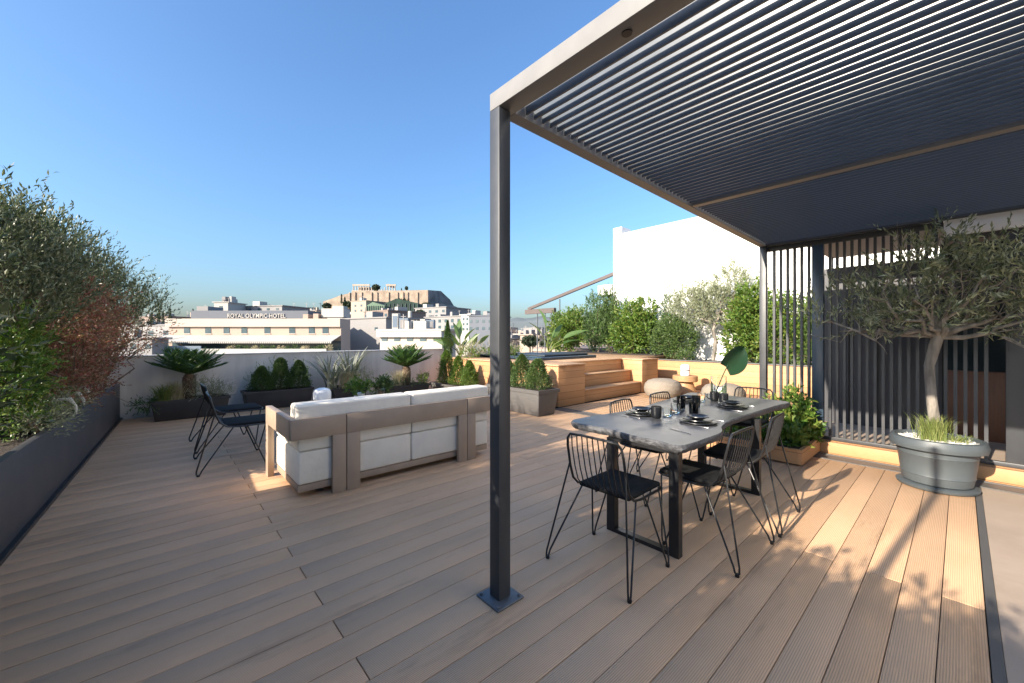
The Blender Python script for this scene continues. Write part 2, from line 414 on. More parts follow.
# ================================================================== left planter and hedge
pl = thing('long_planter', 'long graphite metal planter running along the left edge of the deck', 'planter', (-1.0, 4, 0))
MB().box(-.68, -.65, -4.4, 10.15, .004, .645).box(-.70, -.645, -4.4, 10.15, .6455, .655).shear(6.9, .0514).build('front_panel', M['planter'], pl, bevel=.004)
MB().box(-1.4, -.681, -4.4, 10.15, .004, .58).shear(6.9, .0514).build('soil', M['soil'], pl)
MB().box(-.649, -.615, -4.4, 10.15, .004, .035).shear(6.9, .0514).build('base_trim', M['black'], pl)
MB().box(-1.43, -1.401, -4.4, 10.15, 0.004, .64).shear(6.9, .0514).build('back_panel', M['planter'], pl)
bw = MB().box(-1.75, -1.58, -5, 1.6, -.3, 1.6).box(-1.75, -1.58, 1.601, 4.75, -.3, 1.85).box(-1.75, -1.58, 5.75, 10.4, -.3, 1.85).box(-1.75, -1.58, 4.75, 5.75, -.3, .62)  # added unseen wall that blocks the sun; its low span lets a patch through
single('shade_wall', bw, M['parapet'], 'added unseen grey wall behind the long graphite planter, keeping sun off the deck', 'wall')

HG = 'shrubs growing in the long left planter'
# seen in the picture, from near to far
shrub('olive_shrub', 'tall dark olive shrub at the left edge of the photo, highest of the planter', 'shrub', (-1.1, 6.3, .58),
      [(-1.1,5.7,1.9,.4,.5,.5), (-1.05,6.3,1.95,.42,.6,.55), (-1.1,6.0,2.2,.35,.6,.38), (-1.15,5.3,2.2,.35,.5,.35), (-1.05,6.9,2.1,.4,.5,.42), (-1.0,6.7,2.25,.35,.4,.3), (-1.1,5.6,2.35,.2,.25,.2)], 1500, 18, .34, .055, .016, 'olive', 11, up=1.3, out=.35, spread=.6, group=HG, stems=14)
shrub('green_hedge_shrub', 'bright green leafy hedge shrub low at the left edge, in front of the olive', 'shrub', (-.95, 6.0, .58),
      [(-1.05,5.65,1.05,.25,.34,.45), (-1.05,5.95,1.1,.22,.30,.45), (-1.05,5.8,1.45,.22,.34,.3)], 1100, 12, .18, .042, .018, 'green', 12, up=.7, group=HG, stems=9)
shrub('photinia_shrub', 'reddish brown shrub with dry coppery leaves in the long planter', 'shrub', (-.95, 8.0, .58),
      [(-.92,6.55,1.1,.3,.4,.5), (-.9,7.1,1.2,.34,.5,.6), (-.85,7.9,1.2,.38,.6,.6), (-.82,8.8,1.2,.38,.55,.55), (-.82,7.0,1.7,.34,.6,.42), (-.72,8.1,1.75,.36,.6,.38), (-.7,9.3,1.45,.34,.4,.4)], 2100, 13, .22, .042, .018, 'red', 13, up=.6, group=HG, stems=14)
shrub('feathery_olive_shrub', 'loose feathery olive shrub leaning over the far end of the planter', 'shrub', (-1.0, 8.6, .58),
      [(-1.0,7.6,2.3,.42,.55,.45), (-.9,8.3,2.25,.48,.6,.45), (-.65,9.0,2.05,.5,.5,.45), (-.35,9.4,1.9,.4,.4,.35), (-1.0,7.3,2.65,.3,.4,.2), (-.1,9.6,1.95,.3,.3,.25)], 1150, 17, .36, .055, .015, 'olive', 14, up=.9, out=.6, spread=.6, group=HG, stems=16)
shrub('red_twig_shrub', 'small red leaved shrub reaching out past the end of the planter', 'shrub', (-.75, 9.7, .58),
      [(-.5,9.7,1.5,.35,.3,.25), (-.1,9.75,1.55,.35,.2,.14)], 130, 9, .25, .045, .018, 'red', 15, up=.2, out=.8, group=HG, stems=6)
# beyond the left edge of the picture: the same hedge, it shades the deck
for i, (y, h, s) in enumerate(((3.7, 2.3, 21), (3.2, 2.3, 22), (2.1, 2.1, 23), (1.0, 1.75, 24), (-.1, 1.72, 25), (-1.2, 1.75, 26), (-2.4, 1.8, 27))):
    shrub('olive_shrub', ['dense olive shrub nearest the sunny gap in the hedge', 'second olive shrub back from the hedge gap', 'olive shrub level with the front pergola post', 'low olive shrub beside the camera side of the deck', 'low olive shrub behind the photographer', 'olive shrub further behind the photographer', 'last olive shrub at the rear end of the long planter'][i],
          'shrub', (-1.15, y, .58), [(-1.15, y, .58+(h-.58)*.5, .38, .68, (h-.58)*.5), (-1.15, y-.4, h*.82, .32, .4, h*.18), (-1.15, y+.35, h*.8, .32, .4, h*.18)],
          *((900, 12, .24, .055, .018) if i == 0 else (560, 10, .26, .10, .035)), 'olive', s, up=.8, out=.4, group=HG, stems=6)
for i, (y, n_, lab) in enumerate(((5.75, 150, 'low grey green plant spilling over the planter edge, nearest the camera'), (6.45, 150, 'low grey green plant spilling over the planter edge, under the green hedge'), (7.3, 110, 'low dry plant under the reddish shrub at the planter edge'))):
    shrub('edge_plant', lab, 'plant', (-.82, y, .58), [(-.80,y,.70,.12,.42,.12)], n_, 9, .16, .035, .010, 'sage' if i < 2 else 'straw', 400+i, up=.5, group=HG, stems=4)
single('shadow_pole', MB().tube([(-1.0,.72,.55), (-1.0,.722,2.0), (-1.005,.72,3.3)], [.036,.034,.03], 10), M['bark'], 'added unseen pole in the long planter, casting a stripe of shadow towards the pot', 'stake')  # added out of view only for its long thin shadow
gr = np.random.default_rng(5)
for i, (x, y, w) in enumerate(((-.72, 6.75, .05), (-.72, 6.15, .05), (-.74, 7.5, .045))):
    t = thing('plume_plant', ['white plume of grass drooping over the planter edge, middle one', 'white plume of grass drooping over the planter edge, nearest one', 'white plume of grass under the reddish shrub, farthest one'][i], 'plant', (x-.1, y, .58), 'plume grasses in the long planter')
    b = MB(); blades(b, (x-.1, y, .58), 26, .42, .25, .008, gr, .8); b.build('foliage', M['sage'], t)
    p = MB()
    pts = [(x-.08, y, .75), (x-.02, y-.02, .86), (x+.06, y-.04, .86), (x+.10, y-.05, .78), (x+.11, y-.055, .70)]
    p.tube(pts, [.004, .016, .02, .016, .003], 7); p.build('plume', M['plume'], t)

# ================================================================== parapet and its row of planters
pw = thing('parapet_wall', 'grey rendered parapet wall with pale cap behind the row of planters', 'wall', (2.7, 10.3, 0))
MB().box(-1.75, 6.38, 10.2, 10.42, -.3, 1.13).build('wall', M['parapet'], pw)
MB().box(-1.78, 6.38, 10.18, 10.44, 1.131, 1.155).build('cap', M['cap'], pw, bevel=.004)

def trough(name, label, x0, x1, y0, y1, h, mat, group=None, t=.05, rim=.05):
    o = thing(name, label, 'planter', ((x0+x1)/2, (y0+y1)/2, 0), group)
    MB().taper(x0+.02, x1-.02, y0+.02, y1-.02, .004, h-rim, t).build('body', M[mat], o, bevel=.006)
    r = MB(); w = .035
    r.box(x0, x1, y0, y0+w, h-rim+.001, h).box(x0, x1, y1-w, y1, h-rim+.001, h).box(x0, x0+w, y0+w, y1-w, h-rim+.001, h).box(x1-w, x1, y0+w, y1-w, h-rim+.001, h)
    r.build('rim', M[mat], o)
    MB().box(x0+w, x1-w, y0+w, y1-w, h-rim+.001, h-.02).build('soil', M['soil'], o)
    return o
TG = 'dark plastic troughs along the parapet'
trough('trough_planter', 'black trough holding the first cycad, nearest the left planter', -.08, 1.08, 9.35, 9.85, .37, 'plast', TG)
trough('trough_planter', 'black trough with three clipped cone bushes against the parapet', 1.32, 2.62, 9.5, 10.0, .39, 'plast', TG)
trough('trough_planter', 'black trough under the sword leaved plants behind the coffee table', 2.95, 3.75, 9.3, 9.85, .36, 'plast', TG)
trough('trough_planter', 'brown black trough holding the second cycad beside the timber platform', 3.95, 5.15, 8.85, 9.35, .34, 'plast', TG)

def cycad(label, x, y, z, stem, L_, n, seed, group):
    rg = np.random.default_rng(seed)
    t = thing('cycad_plant', label, 'cycad', (x, y, z), group)
    s = MB(); s.lathe([(.08,0), (.10,.06), (.105,stem*.5), (.10,stem*.85), (.06,stem)], (x,y,z), 14)
    for k in range(110):
        a = rg.random()*2*PI; zz = z+stem*(.05+.9*rg.random()); r = .09
        s.add([(x+r*math.cos(a-.14), y+r*math.sin(a-.14), zz), (x+r*math.cos(a+.14), y+r*math.sin(a+.14), zz), (x+(r+.05)*math.cos(a), y+(r+.05)*math.sin(a), zz+.035)], [(0,1,2)])
    s.build('stem', M['cycbark'], t)
    fr = MB()
    for k in range(n):
        a = k*2.399963; e = .30 + 1.0*(k/n)     # low outer fronds to upright inner ones
        l = L_*(.85+.25*rg.random())*(1-.15*k/n)
        d = Vector((math.cos(a), math.sin(a), 0)); pts = []; m = 26
        for i in range(m+1):
            q = i/m; el = e*(1-.18*q)+.02
            if i == 0: p = Vector((x,y,z+stem*.97))
            else: p = p + (d*math.cos(el) + Vector((0,0,1))*math.sin(el))*(l/m)
            pts.append(p.copy())
        fr.tube(pts[::5], [.007]*len(pts[::5]), 4)
        side = d.cross(Vector((0,0,1)))
        P = []; D = []
        for i in range(4, m+1):
            tg = (pts[i]-pts[i-1]).normalized()
            for sg in (-1, 1):
                for h in (0, .5):
                    P.append(pts[i-1].lerp(pts[i], h)); D.append((tg*.75 + side*sg*.9 + side.cross(tg)*.30*1).normalized())
        w = np.array([min(1, .45+ (i//4)/(m*.28)) for i in range(len(P))])
        leaves(fr, np.array([tuple(p) for p in P]), np.array([tuple(q) for q in D]), .15*L_/.55, .013, rg, .05)
    fr.build('frond_crown', M['cyc'], t)
    return t
CG = 'cycads along the parapet'
cycad('dark cycad in the first black trough, spreading over the parapet top', .47, 9.62, .35, .46, .58, 40, 31, CG)
cycad('sunlit cycad in the second cycad trough beside the timber platform', 4.62, 9.1, .33, .44, .60, 40, 32, CG)

def tuft(name, label, cat, c, n, h, spread, w, mat, seed, droop=.5, group=None, base=.05):
    rg = np.random.default_rng(seed); t = thing(name, label, cat, c, group)
    b = MB(); blades(b, c, n, h, spread, w, rg, droop, 4, base); b.build('foliage', M[mat], t); return t
UG = 'underplanting around the cycads'
tuft('yellow_tuft', 'pale yellow green grass tuft left of the first cycad stem', 'plant', (.12, 9.5, .34), 260, .44, .30, .009, 'grassy', 41, group=UG)
tuft('straw_tuft', 'straw coloured dry grass just left of the first cycad stem', 'plant', (.28, 9.55, .34), 320, .50, .28, .007, 'straw', 42, group=UG)
shrub('sage_plant', 'grey green bushy plant right of the first cycad stem', 'plant', (.78, 9.55, .34), [(.72,9.5,.50,.26,.18,.18), (.95,9.5,.44,.18,.15,.12)], 260, 10, .14, .03, .010, 'sage', 43, group=UG, stems=3)
shrub('trailing_plant', 'dark trailing plant hanging off the left end of the first trough', 'plant', (-.08, 9.5, .35), [(-.14,9.45,.32,.16,.12,.06)], 60, 8, .12, .04, .018, 'deep', 44, up=.1, group=UG, stems=2, zmin=.1)
tuft('straw_tuft', 'buff dry grass left of the second cycad stem', 'plant', (4.35, 9.0, .31), 330, .55, .30, .007, 'straw', 45, group=UG)
shrub('low_green_plant', 'low green plant at the front of the second cycad trough', 'plant', (4.3, 8.95, .31), [(4.25,8.95,.38,.2,.1,.08), (4.7,8.92,.38,.25,.1,.07)], 110, 9, .1, .03, .012, 'deep', 46, group=UG, stems=2)
shrub('lime_plant', 'small lime green plant at the right end of the second cycad trough', 'plant', (5.02, 9.0, .31), [(5.02,8.98,.42,.1,.1,.1)], 70, 9, .1, .04, .018, 'green', 47, group=UG, stems=2)
shrub('dark_shrub', 'very dark leafy plant at the left of the second cycad trough', 'plant', (3.86, 8.75, 0), [(3.83,8.7,.3,.16,.12,.2), (3.75,8.6,.42,.14,.1,.08)], 130, 9, .14, .06, .03, 'deep', 48, group=UG, stems=4)

def cone_bush(label, x, y, z, h, r, seed, group, mat='box'):
    rg = np.random.default_rng(seed); t = thing('clipped_bush', label, 'bush', (x,y,z), group)
    s = MB(); limb(s, (x,y,z), (x,y,z+h*.8), .018, .006, rg)
    for k in range(8):
        a = rg.random()*2*PI; zz = z+h*(.1+.6*rg.random()); rr = r*.6*(1-(zz-z)/h)
        limb(s, (x,y,zz), (x+rr*math.cos(a), y+rr*math.sin(a), zz+.08), .006, .002, rg, 3)
    s.build('stem', M['twig'], t)
    n = 6000; k1, k2, k3 = rg.integers(2,4), rg.integers(5,9), rg.uniform(.45,.75); q = rg.random(n)**.8; a = rg.random(n)*2*PI
    prof = r*np.power(np.maximum(1-q, 0), k3)*np.minimum(1, .7+q*3) * (1 + .13*np.sin(a*k1+q*8+seed*1.7) + .10*np.sin(a*k2-q*13+seed))
    rr = prof*(.45+.55*np.sqrt(rg.random(n)))*(1+.10*rg.normal(size=n))
    P = np.stack([x+rr*np.cos(a), y+rr*np.sin(a), z+.02+q*h], 1)
    D = np.stack([np.cos(a)*.8, np.sin(a)*.8, np.full(n, .7)], 1) + rg.normal(size=(n,3))*.5
    f = MB(); leaves(f, P, D, .030, .017, rg)
    sprigs(f, [(x+.25*r*rg.normal(), y+.25*r*rg.normal(), z+h*(.3+.18*i), r*.72*(1-.17*i), r*.72*(1-.17*i), h*.16) for i in range(4)], 60, 9, .12, .03, .016, rg, .9, .5, .7, .8); f.build('foliage', M[mat], t); return t
BG = 'clipped bushes in the troughs'
cone_bush('round dark clipped bush at the left of the black trough', 1.66, 9.74, .36, .50, .24, 51, BG)
cone_bush('tallest pointed bush in the middle of the black trough', 2.02, 9.8, .36, .66, .23, 52, BG)
cone_bush('bright clipped bush at the right end of the black trough', 2.36, 9.74, .36, .60, .25, 53, BG)

# sword-leaved plants and companions behind the coffee table
PG = 'sword leaved plants behind the coffee table'
tuft('sword_plant', 'grey green sword leaved plant spreading by the white lantern', 'plant', (2.95, 9.45, .32), 46, .95, .8, .05, 'phor', 61, .35, PG)
tuft('sword_plant', 'taller sword leaved plant against the parapet, right of the lantern', 'plant', (3.45, 9.65, .32), 40, 1.1, .6, .05, 'phor', 62, .3, PG)
tuft('straw_tuft', 'buff ornamental grass between the sword leaved plants', 'grass', (3.3, 9.35, .34), 420, .62, .35, .008, 'straw', 63, .7, PG, .09)
shrub('grey_leaf_shrub', 'olive green fine leaved shrub under the sword leaves', 'shrub', (3.5, 9.4, .34), [(3.4,9.4,.55,.3,.2,.2), (3.65,9.4,.5,.2,.2,.16)], 180, 10, .16, .035, .012, 'sage', 64, group=PG, stems=4)

# ================================================================== raised timber platform, steps, spa
pf = thing('timber_platform', 'raised timber clad platform with three steps leading up to the spa', 'platform', (8.5, 8, 0))
MB().box(6.40, 7.30, 5.70, 10.4, 0, .875).box(7.30, 13.0, 6.34, 10.4, 0, .875).box(9.76, 10.6, 5.70, 6.338, 0, .875).build('cladding', M['clad'], pf, bevel=.004)
MB().box(6.36, 7.33, 5.66, 10.4, .876, .905).box(7.331, 13.0, 6.30, 10.4, .876, .905).box(9.73, 10.6, 5.66, 6.299, .876, .905).build('top_boards', M['upper'], pf, bevel=.003)
for i, (z0, z1, y0) in enumerate(((0, .27, 5.74), (0, .57, 6.04))):
    MB().box(7.301, 9.758, y0, 6.338, .0 if i == 0 else .2705, z1).build('step', M['clad'], pf, bevel=.003)
    MB().box(7.302, 9.757, y0-.025, (6.038 if i == 0 else 6.298), z1+.001, z1+.028).build('tread', M['upper'], pf, bevel=.003)
sp = thing('hot_tub', 'dark navy sunken hot tub with folded cover on the timber platform', 'hot tub', (8.6, 8.6, .905))
b = MB(); x0, x1, y0, y1 = 7.1, 9.5, 7.0, 9.7
b.box(x0, x1, y0, y0+.25, .906, .985).box(x0, x1, y1-.25, y1, .906, .985).box(x0, x0+.25, y0+.25, y1-.25, .906, .985).box(x1-.25, x1, y0+.25, y1-.25, .906, .985)
b.build('rim', M['spa'], sp, bevel=.02, seg=3)
MB().box(x0+.25, x1-.25, y0+.25, y1-.25, .907, .93).build('water', M['darkglass'], sp)
MB().box(7.5, 9.3, 7.15, 8.2, .986, 1.045).build('cover', M['lid'], sp, bevel=.02, seg=3)
MB().box(7.3, 7.42, 8.6, 8.9, .986, 1.06).build('control_panel', M['spa'], sp, bevel=.01)

trough('ribbed_trough', 'grey ribbed trough of clipped bushes beside the timber steps', 5.27, 5.86, 5.18, 6.75, .50, 'gplast', 'grey ribbed troughs in front of the platform', t=.06, rim=.07)
trough('ribbed_trough', 'grey ribbed trough of pointed bushes at the far end of the platform', 5.45, 6.02, 7.75, 9.45, .30, 'gplast', 'grey ribbed troughs in front of the platform', t=.05)
for i, (y, h, r) in enumerate(((5.5,.58,.27), (5.95,.66,.29), (6.4,.6,.26))):
    cone_bush(['green clipped bush in the ribbed trough, nearest the steps', 'middle clipped bush in the ribbed trough by the steps', 'clipped bush in the ribbed trough, farthest from the steps'][i], 5.57, y, .46, h, r, 71+i, BG, 'box')
for i, (y, h, r) in enumerate(((8.0,.62,.24), (8.5,.72,.25), (9.05,.85,.24))):
    cone_bush(['slim pointed bush in the far ribbed trough, right one', 'slim pointed bush in the far ribbed trough, middle one', 'tallest slim pointed bush in the far ribbed trough, left one'][i], 5.74, y, .27, h, r, 81+i, BG, 'green')

# banana-like plants behind the platform
def paddle_plant(label, x, y, z, specs, seed, group):
    rg = np.random.default_rng(seed); t = thing('paddle_leaf_plant', label, 'plant', (x,y,z), group)
    s = MB(); f = MB()
    for (a, h, lean, ll, lw) in specs:
        d = Vector((math.cos(a), math.sin(a), 0))
        p0 = Vector((x,y,z)); p1 = p0 + Vector((0,0,h*.6)) + d*lean*.35; p2 = p0 + Vector((0,0,h)) + d*lean
        s.tube([p0, p1, p2], [.022, .016, .010], 6)
        tg = (p2-p1).normalized(); sd = tg.cross(Vector((rg.normal(), rg.normal(), .1))).normalized(); nm = sd.cross(tg)
        m = 9; vs = []
        for i in range(m+1):
            q = i/m; w = lw*.5*math.sin(PI*min(1, .06+.94*q)**.8)*(1 if i < m else 0)
            c = p2 + tg*ll*q + d*.25*ll*q*q - Vector((0,0,1))*.15*ll*q*q
            vs += [c - sd*w + nm*w*.35, c, c + sd*w + nm*w*.35]
        f.add(vs, [q for i in range(m) for q in ((3*i,3*i+1,3*i+4,3*i+3), (3*i+1,3*i+2,3*i+5,3*i+4))], True)
    s.build('stem', M['grassy'], t); f.build('foliage', M['paddle'], t); return t
SG = 'paddle leaved plants on the platform'
cone_bush('slim dark columnar bush at the parapet corner on the platform', 6.55, 10.26, .9, 1.08, .15, 99, SG, 'deep')
paddle_plant('upright dark paddle leaved plant nearest the parapet corner', 6.85, 10.0, .9, [(2,.55,.05,.6,.16), (3.6,.35,.15,.55,.16), (5.2,.4,.2,.5,.15), (.7,.3,.25,.5,.15)], 91, SG)
paddle_plant('tall paddle leaved plant with one broad upright leaf', 6.9, 10.12, .9, [(1,.62,.08,.65,.26), (3.2,.35,.25,.5,.2), (5,.5,.2,.55,.18), (2.2,.35,.35,.5,.18)], 92, SG)
paddle_plant('paddle leaved plant with paired upright leaves left of the front post', 7.25, 10.0, .9, [(1.4,.30,.05,.5,.2), (4.4,.35,.12,.5,.18), (.2,.4,.3,.55,.18), (2.9,.35,.3,.5,.18)], 93, SG)
paddle_plant('arching paddle leaved plant right of the front post', 10.6, 9.9, .9, [(.2,.6,.3,.8,.24), (5.5,.55,.55,.8,.24), (3.0,.7,.35,.7,.24), (1.6,1.0,.15,.8,.22), (4.2,.45,.5,.7,.22), (6.0,.35,.6,.7,.22)], 94, SG)
shrub('dry_stem_shrub', 'brownish twiggy shrub between the paddle leaved plants', 'shrub', (7.2, 9.6, .9), [(6.9,9.5,1.1,.35,.3,.18), (7.7,9.5,1.12,.4,.3,.2), (8.3,9.5,1.1,.3,.3,.18)], 260, 10, .2, .04, .012, 'straw', 95, group='low planting on the platform edge', stems=10)
shrub('low_green_shrub', 'low green shrub along the platform edge by the far trough', 'shrub', (7.0, 9.3, .9), [(6.7,9.35,1.0,.25,.3,.12), (7.4,9.25,1.0,.4,.25,.11), (8.2,9.25,1.0,.4,.25,.12)], 240, 10, .14, .05, .018, 'green', 96, group='low planting on the platform edge', stems=6)

# ================================================================== planted wall on the right of the steps
ow = thing('timber_planting_wall', 'long timber clad planting wall in front of the shrub row', 'wall', (11.6, 3.6, 0))
MB().box(11.5, 11.62, 1.2, 6.298, 0, .80).build('cladding', M['clad'], ow, bevel=.004)
MB().box(11.46, 11.66, 1.2, 6.298, .801, .828).build('cap', M['track'], ow)
MB().box(11.621, 13.2, 1.2, 6.298, 0, .76).build('soil', M['soil'], ow)
MB().box(11.70, 13.2, 6.4, 10.3, .906, .93).build('soil', M['soil'], ow)
WG = 'shrubs in front of the white wall'
def wall_shrub(name, label, cat, x, y, z, blobs, nsp, per, length, ln, wd, mat, seed, **kw):
    return shrub(name, label, cat, (x,y,z), [(x+a, y+b_, z+c, d, e, f) for a,b_,c,d,e,f in blobs], nsp, per, length, ln, wd, mat, seed, group=WG, **kw)
wall_shrub('citrus_shrub', 'yellow green leafy shrub at the left end of the shrub row', 'shrub', 12.3, 10.35, .9, [(0,.3,.6,.4,.6,.6), (0,-.2,.85,.4,.55,.55), (0,.55,1.05,.35,.35,.4), (0,-.3,1.3,.3,.35,.3)], 900, 12, .28, .095, .042, 'green', 101, stems=8)
wall_shrub('jasmine_shrub', 'dark green climbing shrub with upright shoots by the awning', 'shrub', 12.4, 9.2, .9, [(0,0,.7,.35,.45,.7), (0,-.4,.9,.35,.4,.7), (0,.15,1.5,.2,.25,.6), (0,-.35,1.7,.18,.2,.6)], 900, 13, .32, .07, .03, 'deep', 102, up=1.2, out=.3, stems=9)
wall_shrub('tall_privet_shrub', 'slim tall mid green shrub just left of the white wall edge', 'shrub', 12.5, 8.55, .9, [(0,0,.8,.3,.3,.8), (0,0,1.6,.2,.22,.7)], 520, 13, .28, .07, .03, 'box', 103, up=1.1, out=.35, stems=6)
wall_shrub('citrus_shrub', 'bright glossy green shrub at the left part of the white wall', 'shrub', 12.4, 7.6, .9, [(0,.1,.6,.45,.55,.6), (0,-.35,.8,.4,.45,.6), (0,.1,1.25,.35,.42,.45), (0,-.5,1.5,.25,.3,.35)], 900, 12, .28, .10, .045, 'green', 104, stems=8)
wall_shrub('slim_conifer', 'slim dark conifer spire rising between the shrubs', 'conifer', 12.7, 6.5, .85, [(0,0,.6,.22,.22,.6), (0,0,1.4,.15,.15,.6), (0,0,2.1,.08,.08,.4)], 520, 12, .2, .06, .018, 'deep', 105, up=1.3, out=.3, stems=3)
wall_shrub('privet_hedge_shrub', 'dense small leaved green hedge bush left of the silver olive', 'shrub', 12.3, 6.0, .83, [(0,.35,.5,.35,.4,.5), (0,-.2,.55,.35,.42,.55), (0,.1,.95,.3,.4,.3)], 1100, 12, .2, .055, .026, 'box', 106, stems=8)
shrub('silver_olive_tree', 'silvery olive tree with a pale trunk before the white wall', 'tree', (12.5, 4.95, .8), [(12.5,5.6,2.35,.5,.5,.55), (12.5,4.9,2.4,.5,.55,.5), (12.5,4.45,2.9,.42,.42,.5), (12.5,4.3,3.25,.3,.3,.35), (12.5,5.9,2.55,.3,.35,.4), (12.5,5.3,2.85,.35,.35,.3)], 950, 14, .3, .075, .022, 'silver', 107, up=.6, stems=12, trunk=(1.9, .06), group=WG, stemmat='bark', zmin=1.5)
wall_shrub('laurel_shrub', 'broad leaved bright green shrub behind the far pergola post', 'shrub', 12.3, 3.95, .8, [(0,.1,.5,.4,.4,.5), (0,0,1.1,.4,.45,.5), (0,-.1,1.6,.35,.4,.45), (0,-.4,.9,.35,.4,.6)], 900, 12, .26, .10, .045, 'green', 108, stems=8)
wall_shrub('laurel_shrub', 'green shrub seen through the slats, nearer the pergola post', 'shrub', 12.2, 3.0, .8, [(0,.1,.5,.4,.45,.6), (0,-.1,1.2,.4,.45,.5)], 480, 12, .26, .09, .04, 'green', 109, stems=6)
wall_shrub('laurel_shrub', 'green shrub seen through the slats, at the navy screen post', 'shrub', 12.2, 2.1, .8, [(0,.1,.5,.4,.5,.6), (0,0,1.2,.4,.5,.45)], 480, 12, .26, .09, .04, 'box', 110, stems=6)
shrub('small_green_plant', 'small rounded green plant at the foot of the silver olive', 'plant', (11.9, 5.5, .8), [(11.9,5.5,.9,.18,.18,.12)], 80, 9, .12, .05, .02, 'box', 111, group=WG, stems=2)

def pouf(label, x, y):
    o = thing('woven_pouf', label, 'pouf', (x,y,0), 'woven poufs by the timber wall')
    m = MB()
    prof = [(.0,.004), (.30,.004), (.38,.05), (.43,.14), (.445,.23), (.42,.33), (.35,.41), (.22,.455), (.06,.468), (.0,.468)]
    rr = []
    for (a, za), (b_, zb) in zip(prof[:-1], prof[1:]):
        for i in range(4): rr.append((a+(b_-a)*i/4, za+(zb-za)*i/4))
    rr.append(prof[-1])
    m.lathe(rr, (x,y,0), 120)
    m.v = [(x+(vx-x)*q, y+(vy-y)*q, vz) for i, (vx,vy,vz) in enumerate(m.v) for q in (1 + (.022 if (i % 120 + 2*((i//120) % 2)) % 4 < 2 else -.012),)]; m.build('woven_cover', M['rattan'], o)
    MB().lathe([(.31,.0), (.31,.003)], (x,y,0), 32).build('base', M['track'], o)
    return o
pouf('round pale woven pouf left of the teak stool', 9.45, 4.95)
pouf('round pale woven pouf right of the teak stool, behind the vase', 9.5, 3.55)
st = thing('teak_stool', 'spool shaped teak stool between the two poufs, carrying a lantern', 'stool', (10.45, 4.85, 0))
MB().lathe([(.29,.003), (.29,.02), (.20,.30), (.19,.33)], (10.45,4.85,0), 36).build('base', M['stool'], st)
MB().lathe([(.29,.331), (.31,.345), (.31,.47), (.295,.485), (.0,.485)], (10.45,4.85,0), 36).build('seat', M['stool'], st)
def lantern(label, x, y, z, s=1.0, handle=False):
    o = thing('white_lantern', label, 'lantern', (x,y,z), 'white lanterns')
    MB().lathe([(.11*s,0), (.12*s,.01*s), (.12*s,.135*s), (.0,.135*s)], (x,y,z), 28).build('base', M['lampwhite'], o)
    MB().lathe([(.122*s,.1355*s), (.122*s,.155*s)], (x,y,z), 28).build('band', M['black'], o)
    MB().lathe([(.12*s,.1555*s), (.12*s,.25*s), (.10*s,.29*s), (.05*s,.31*s), (.0,.312*s)], (x,y,z), 28).build('shade', M['lampwhite'], o)
    if handle: MB().tube([(x-.12*s*math.cos(t)*1.05, y+.12*s*math.cos(t)*.6, z+.15*s+.26*s*math.sin(t)) for t in [i*PI/14 for i in range(15)]], .005, 6).build('handle', M['black'], o)
    return o
lantern('white lantern with black band standing on the teak stool', 10.45, 4.85, .485, .95)

# ================================================================== pergola
pg = thing('pergola', 'anthracite louvred pergola over the dining table', 'pergola', (4, -.7, 0))
X0, X1, Y1, Y0 = 1.44, 6.62, 1.81, -3.3
for (x, y) in ((1.44, 1.725), (6.535, 1.86), (1.44, -3.3), (6.535, -3.3)):
    p = MB().box(x, x+.085, y, y+.085, .012, 2.80).build('post', M['anth'], pg, bevel=.004)
    bp_ = MB().box(x-.055, x+.14, y-.055, y+.14, .001, .012)
    for dx in (-.035, .12):
        for dy in (-.035, .12): bp_.lathe([(.011,0), (.011,.007), (.004,.011), (.0,.011)], (x+dx, y+dy, .0125), 8)
    bp_.build('base_plate', M['plate'], p, bevel=.002, local=False).location = (0,0,0)
for ch in [c for c in COL.objects if c.name.startswith('base_plate')]:
    # plate vertices were stored in world numbers; bring them under the post
    for v in ch.data.vertices: v.co -= Vector((4,-.7,0))
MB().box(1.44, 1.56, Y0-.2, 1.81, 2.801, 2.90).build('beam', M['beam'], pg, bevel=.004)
MB().box(6.52, 6.62, Y0-.2, 1.945, 2.801, 2.90).build('beam', M['anth'], pg, bevel=.004)
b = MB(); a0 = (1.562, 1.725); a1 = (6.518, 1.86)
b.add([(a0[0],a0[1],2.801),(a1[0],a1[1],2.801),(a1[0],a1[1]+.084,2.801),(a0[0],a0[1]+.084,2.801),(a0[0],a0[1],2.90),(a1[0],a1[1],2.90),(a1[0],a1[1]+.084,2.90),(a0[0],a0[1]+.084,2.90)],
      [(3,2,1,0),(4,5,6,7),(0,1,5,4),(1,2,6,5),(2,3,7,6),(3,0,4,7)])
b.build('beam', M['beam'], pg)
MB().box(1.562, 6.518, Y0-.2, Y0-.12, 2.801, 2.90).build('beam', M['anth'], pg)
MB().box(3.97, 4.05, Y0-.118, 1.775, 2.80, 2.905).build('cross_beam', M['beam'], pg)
x = 1.645; tl = rad(4)
while x < 6.46:
    if abs(x-4.01) > .052:
        ye = 1.715 + .133*(x-1.44)/5.1
        MB().obox((x, (ye+Y0-.118)/2, 2.845), ((math.cos(tl),0,math.sin(tl)), (0,1,0), (-math.sin(tl),0,math.cos(tl))), (.006, (ye-(Y0-.118))/2-.001, .026)).build('louvre', M['bar'], pg)
    x += .0715
for (x, y) in ((1.505, .95), (1.505, -.6)):
    MB().lathe([(.0,0), (.022,0), (.022,.004), (.0,.004)], (x,y,2.796), 16).build('spotlight', M['ceram'], pg)

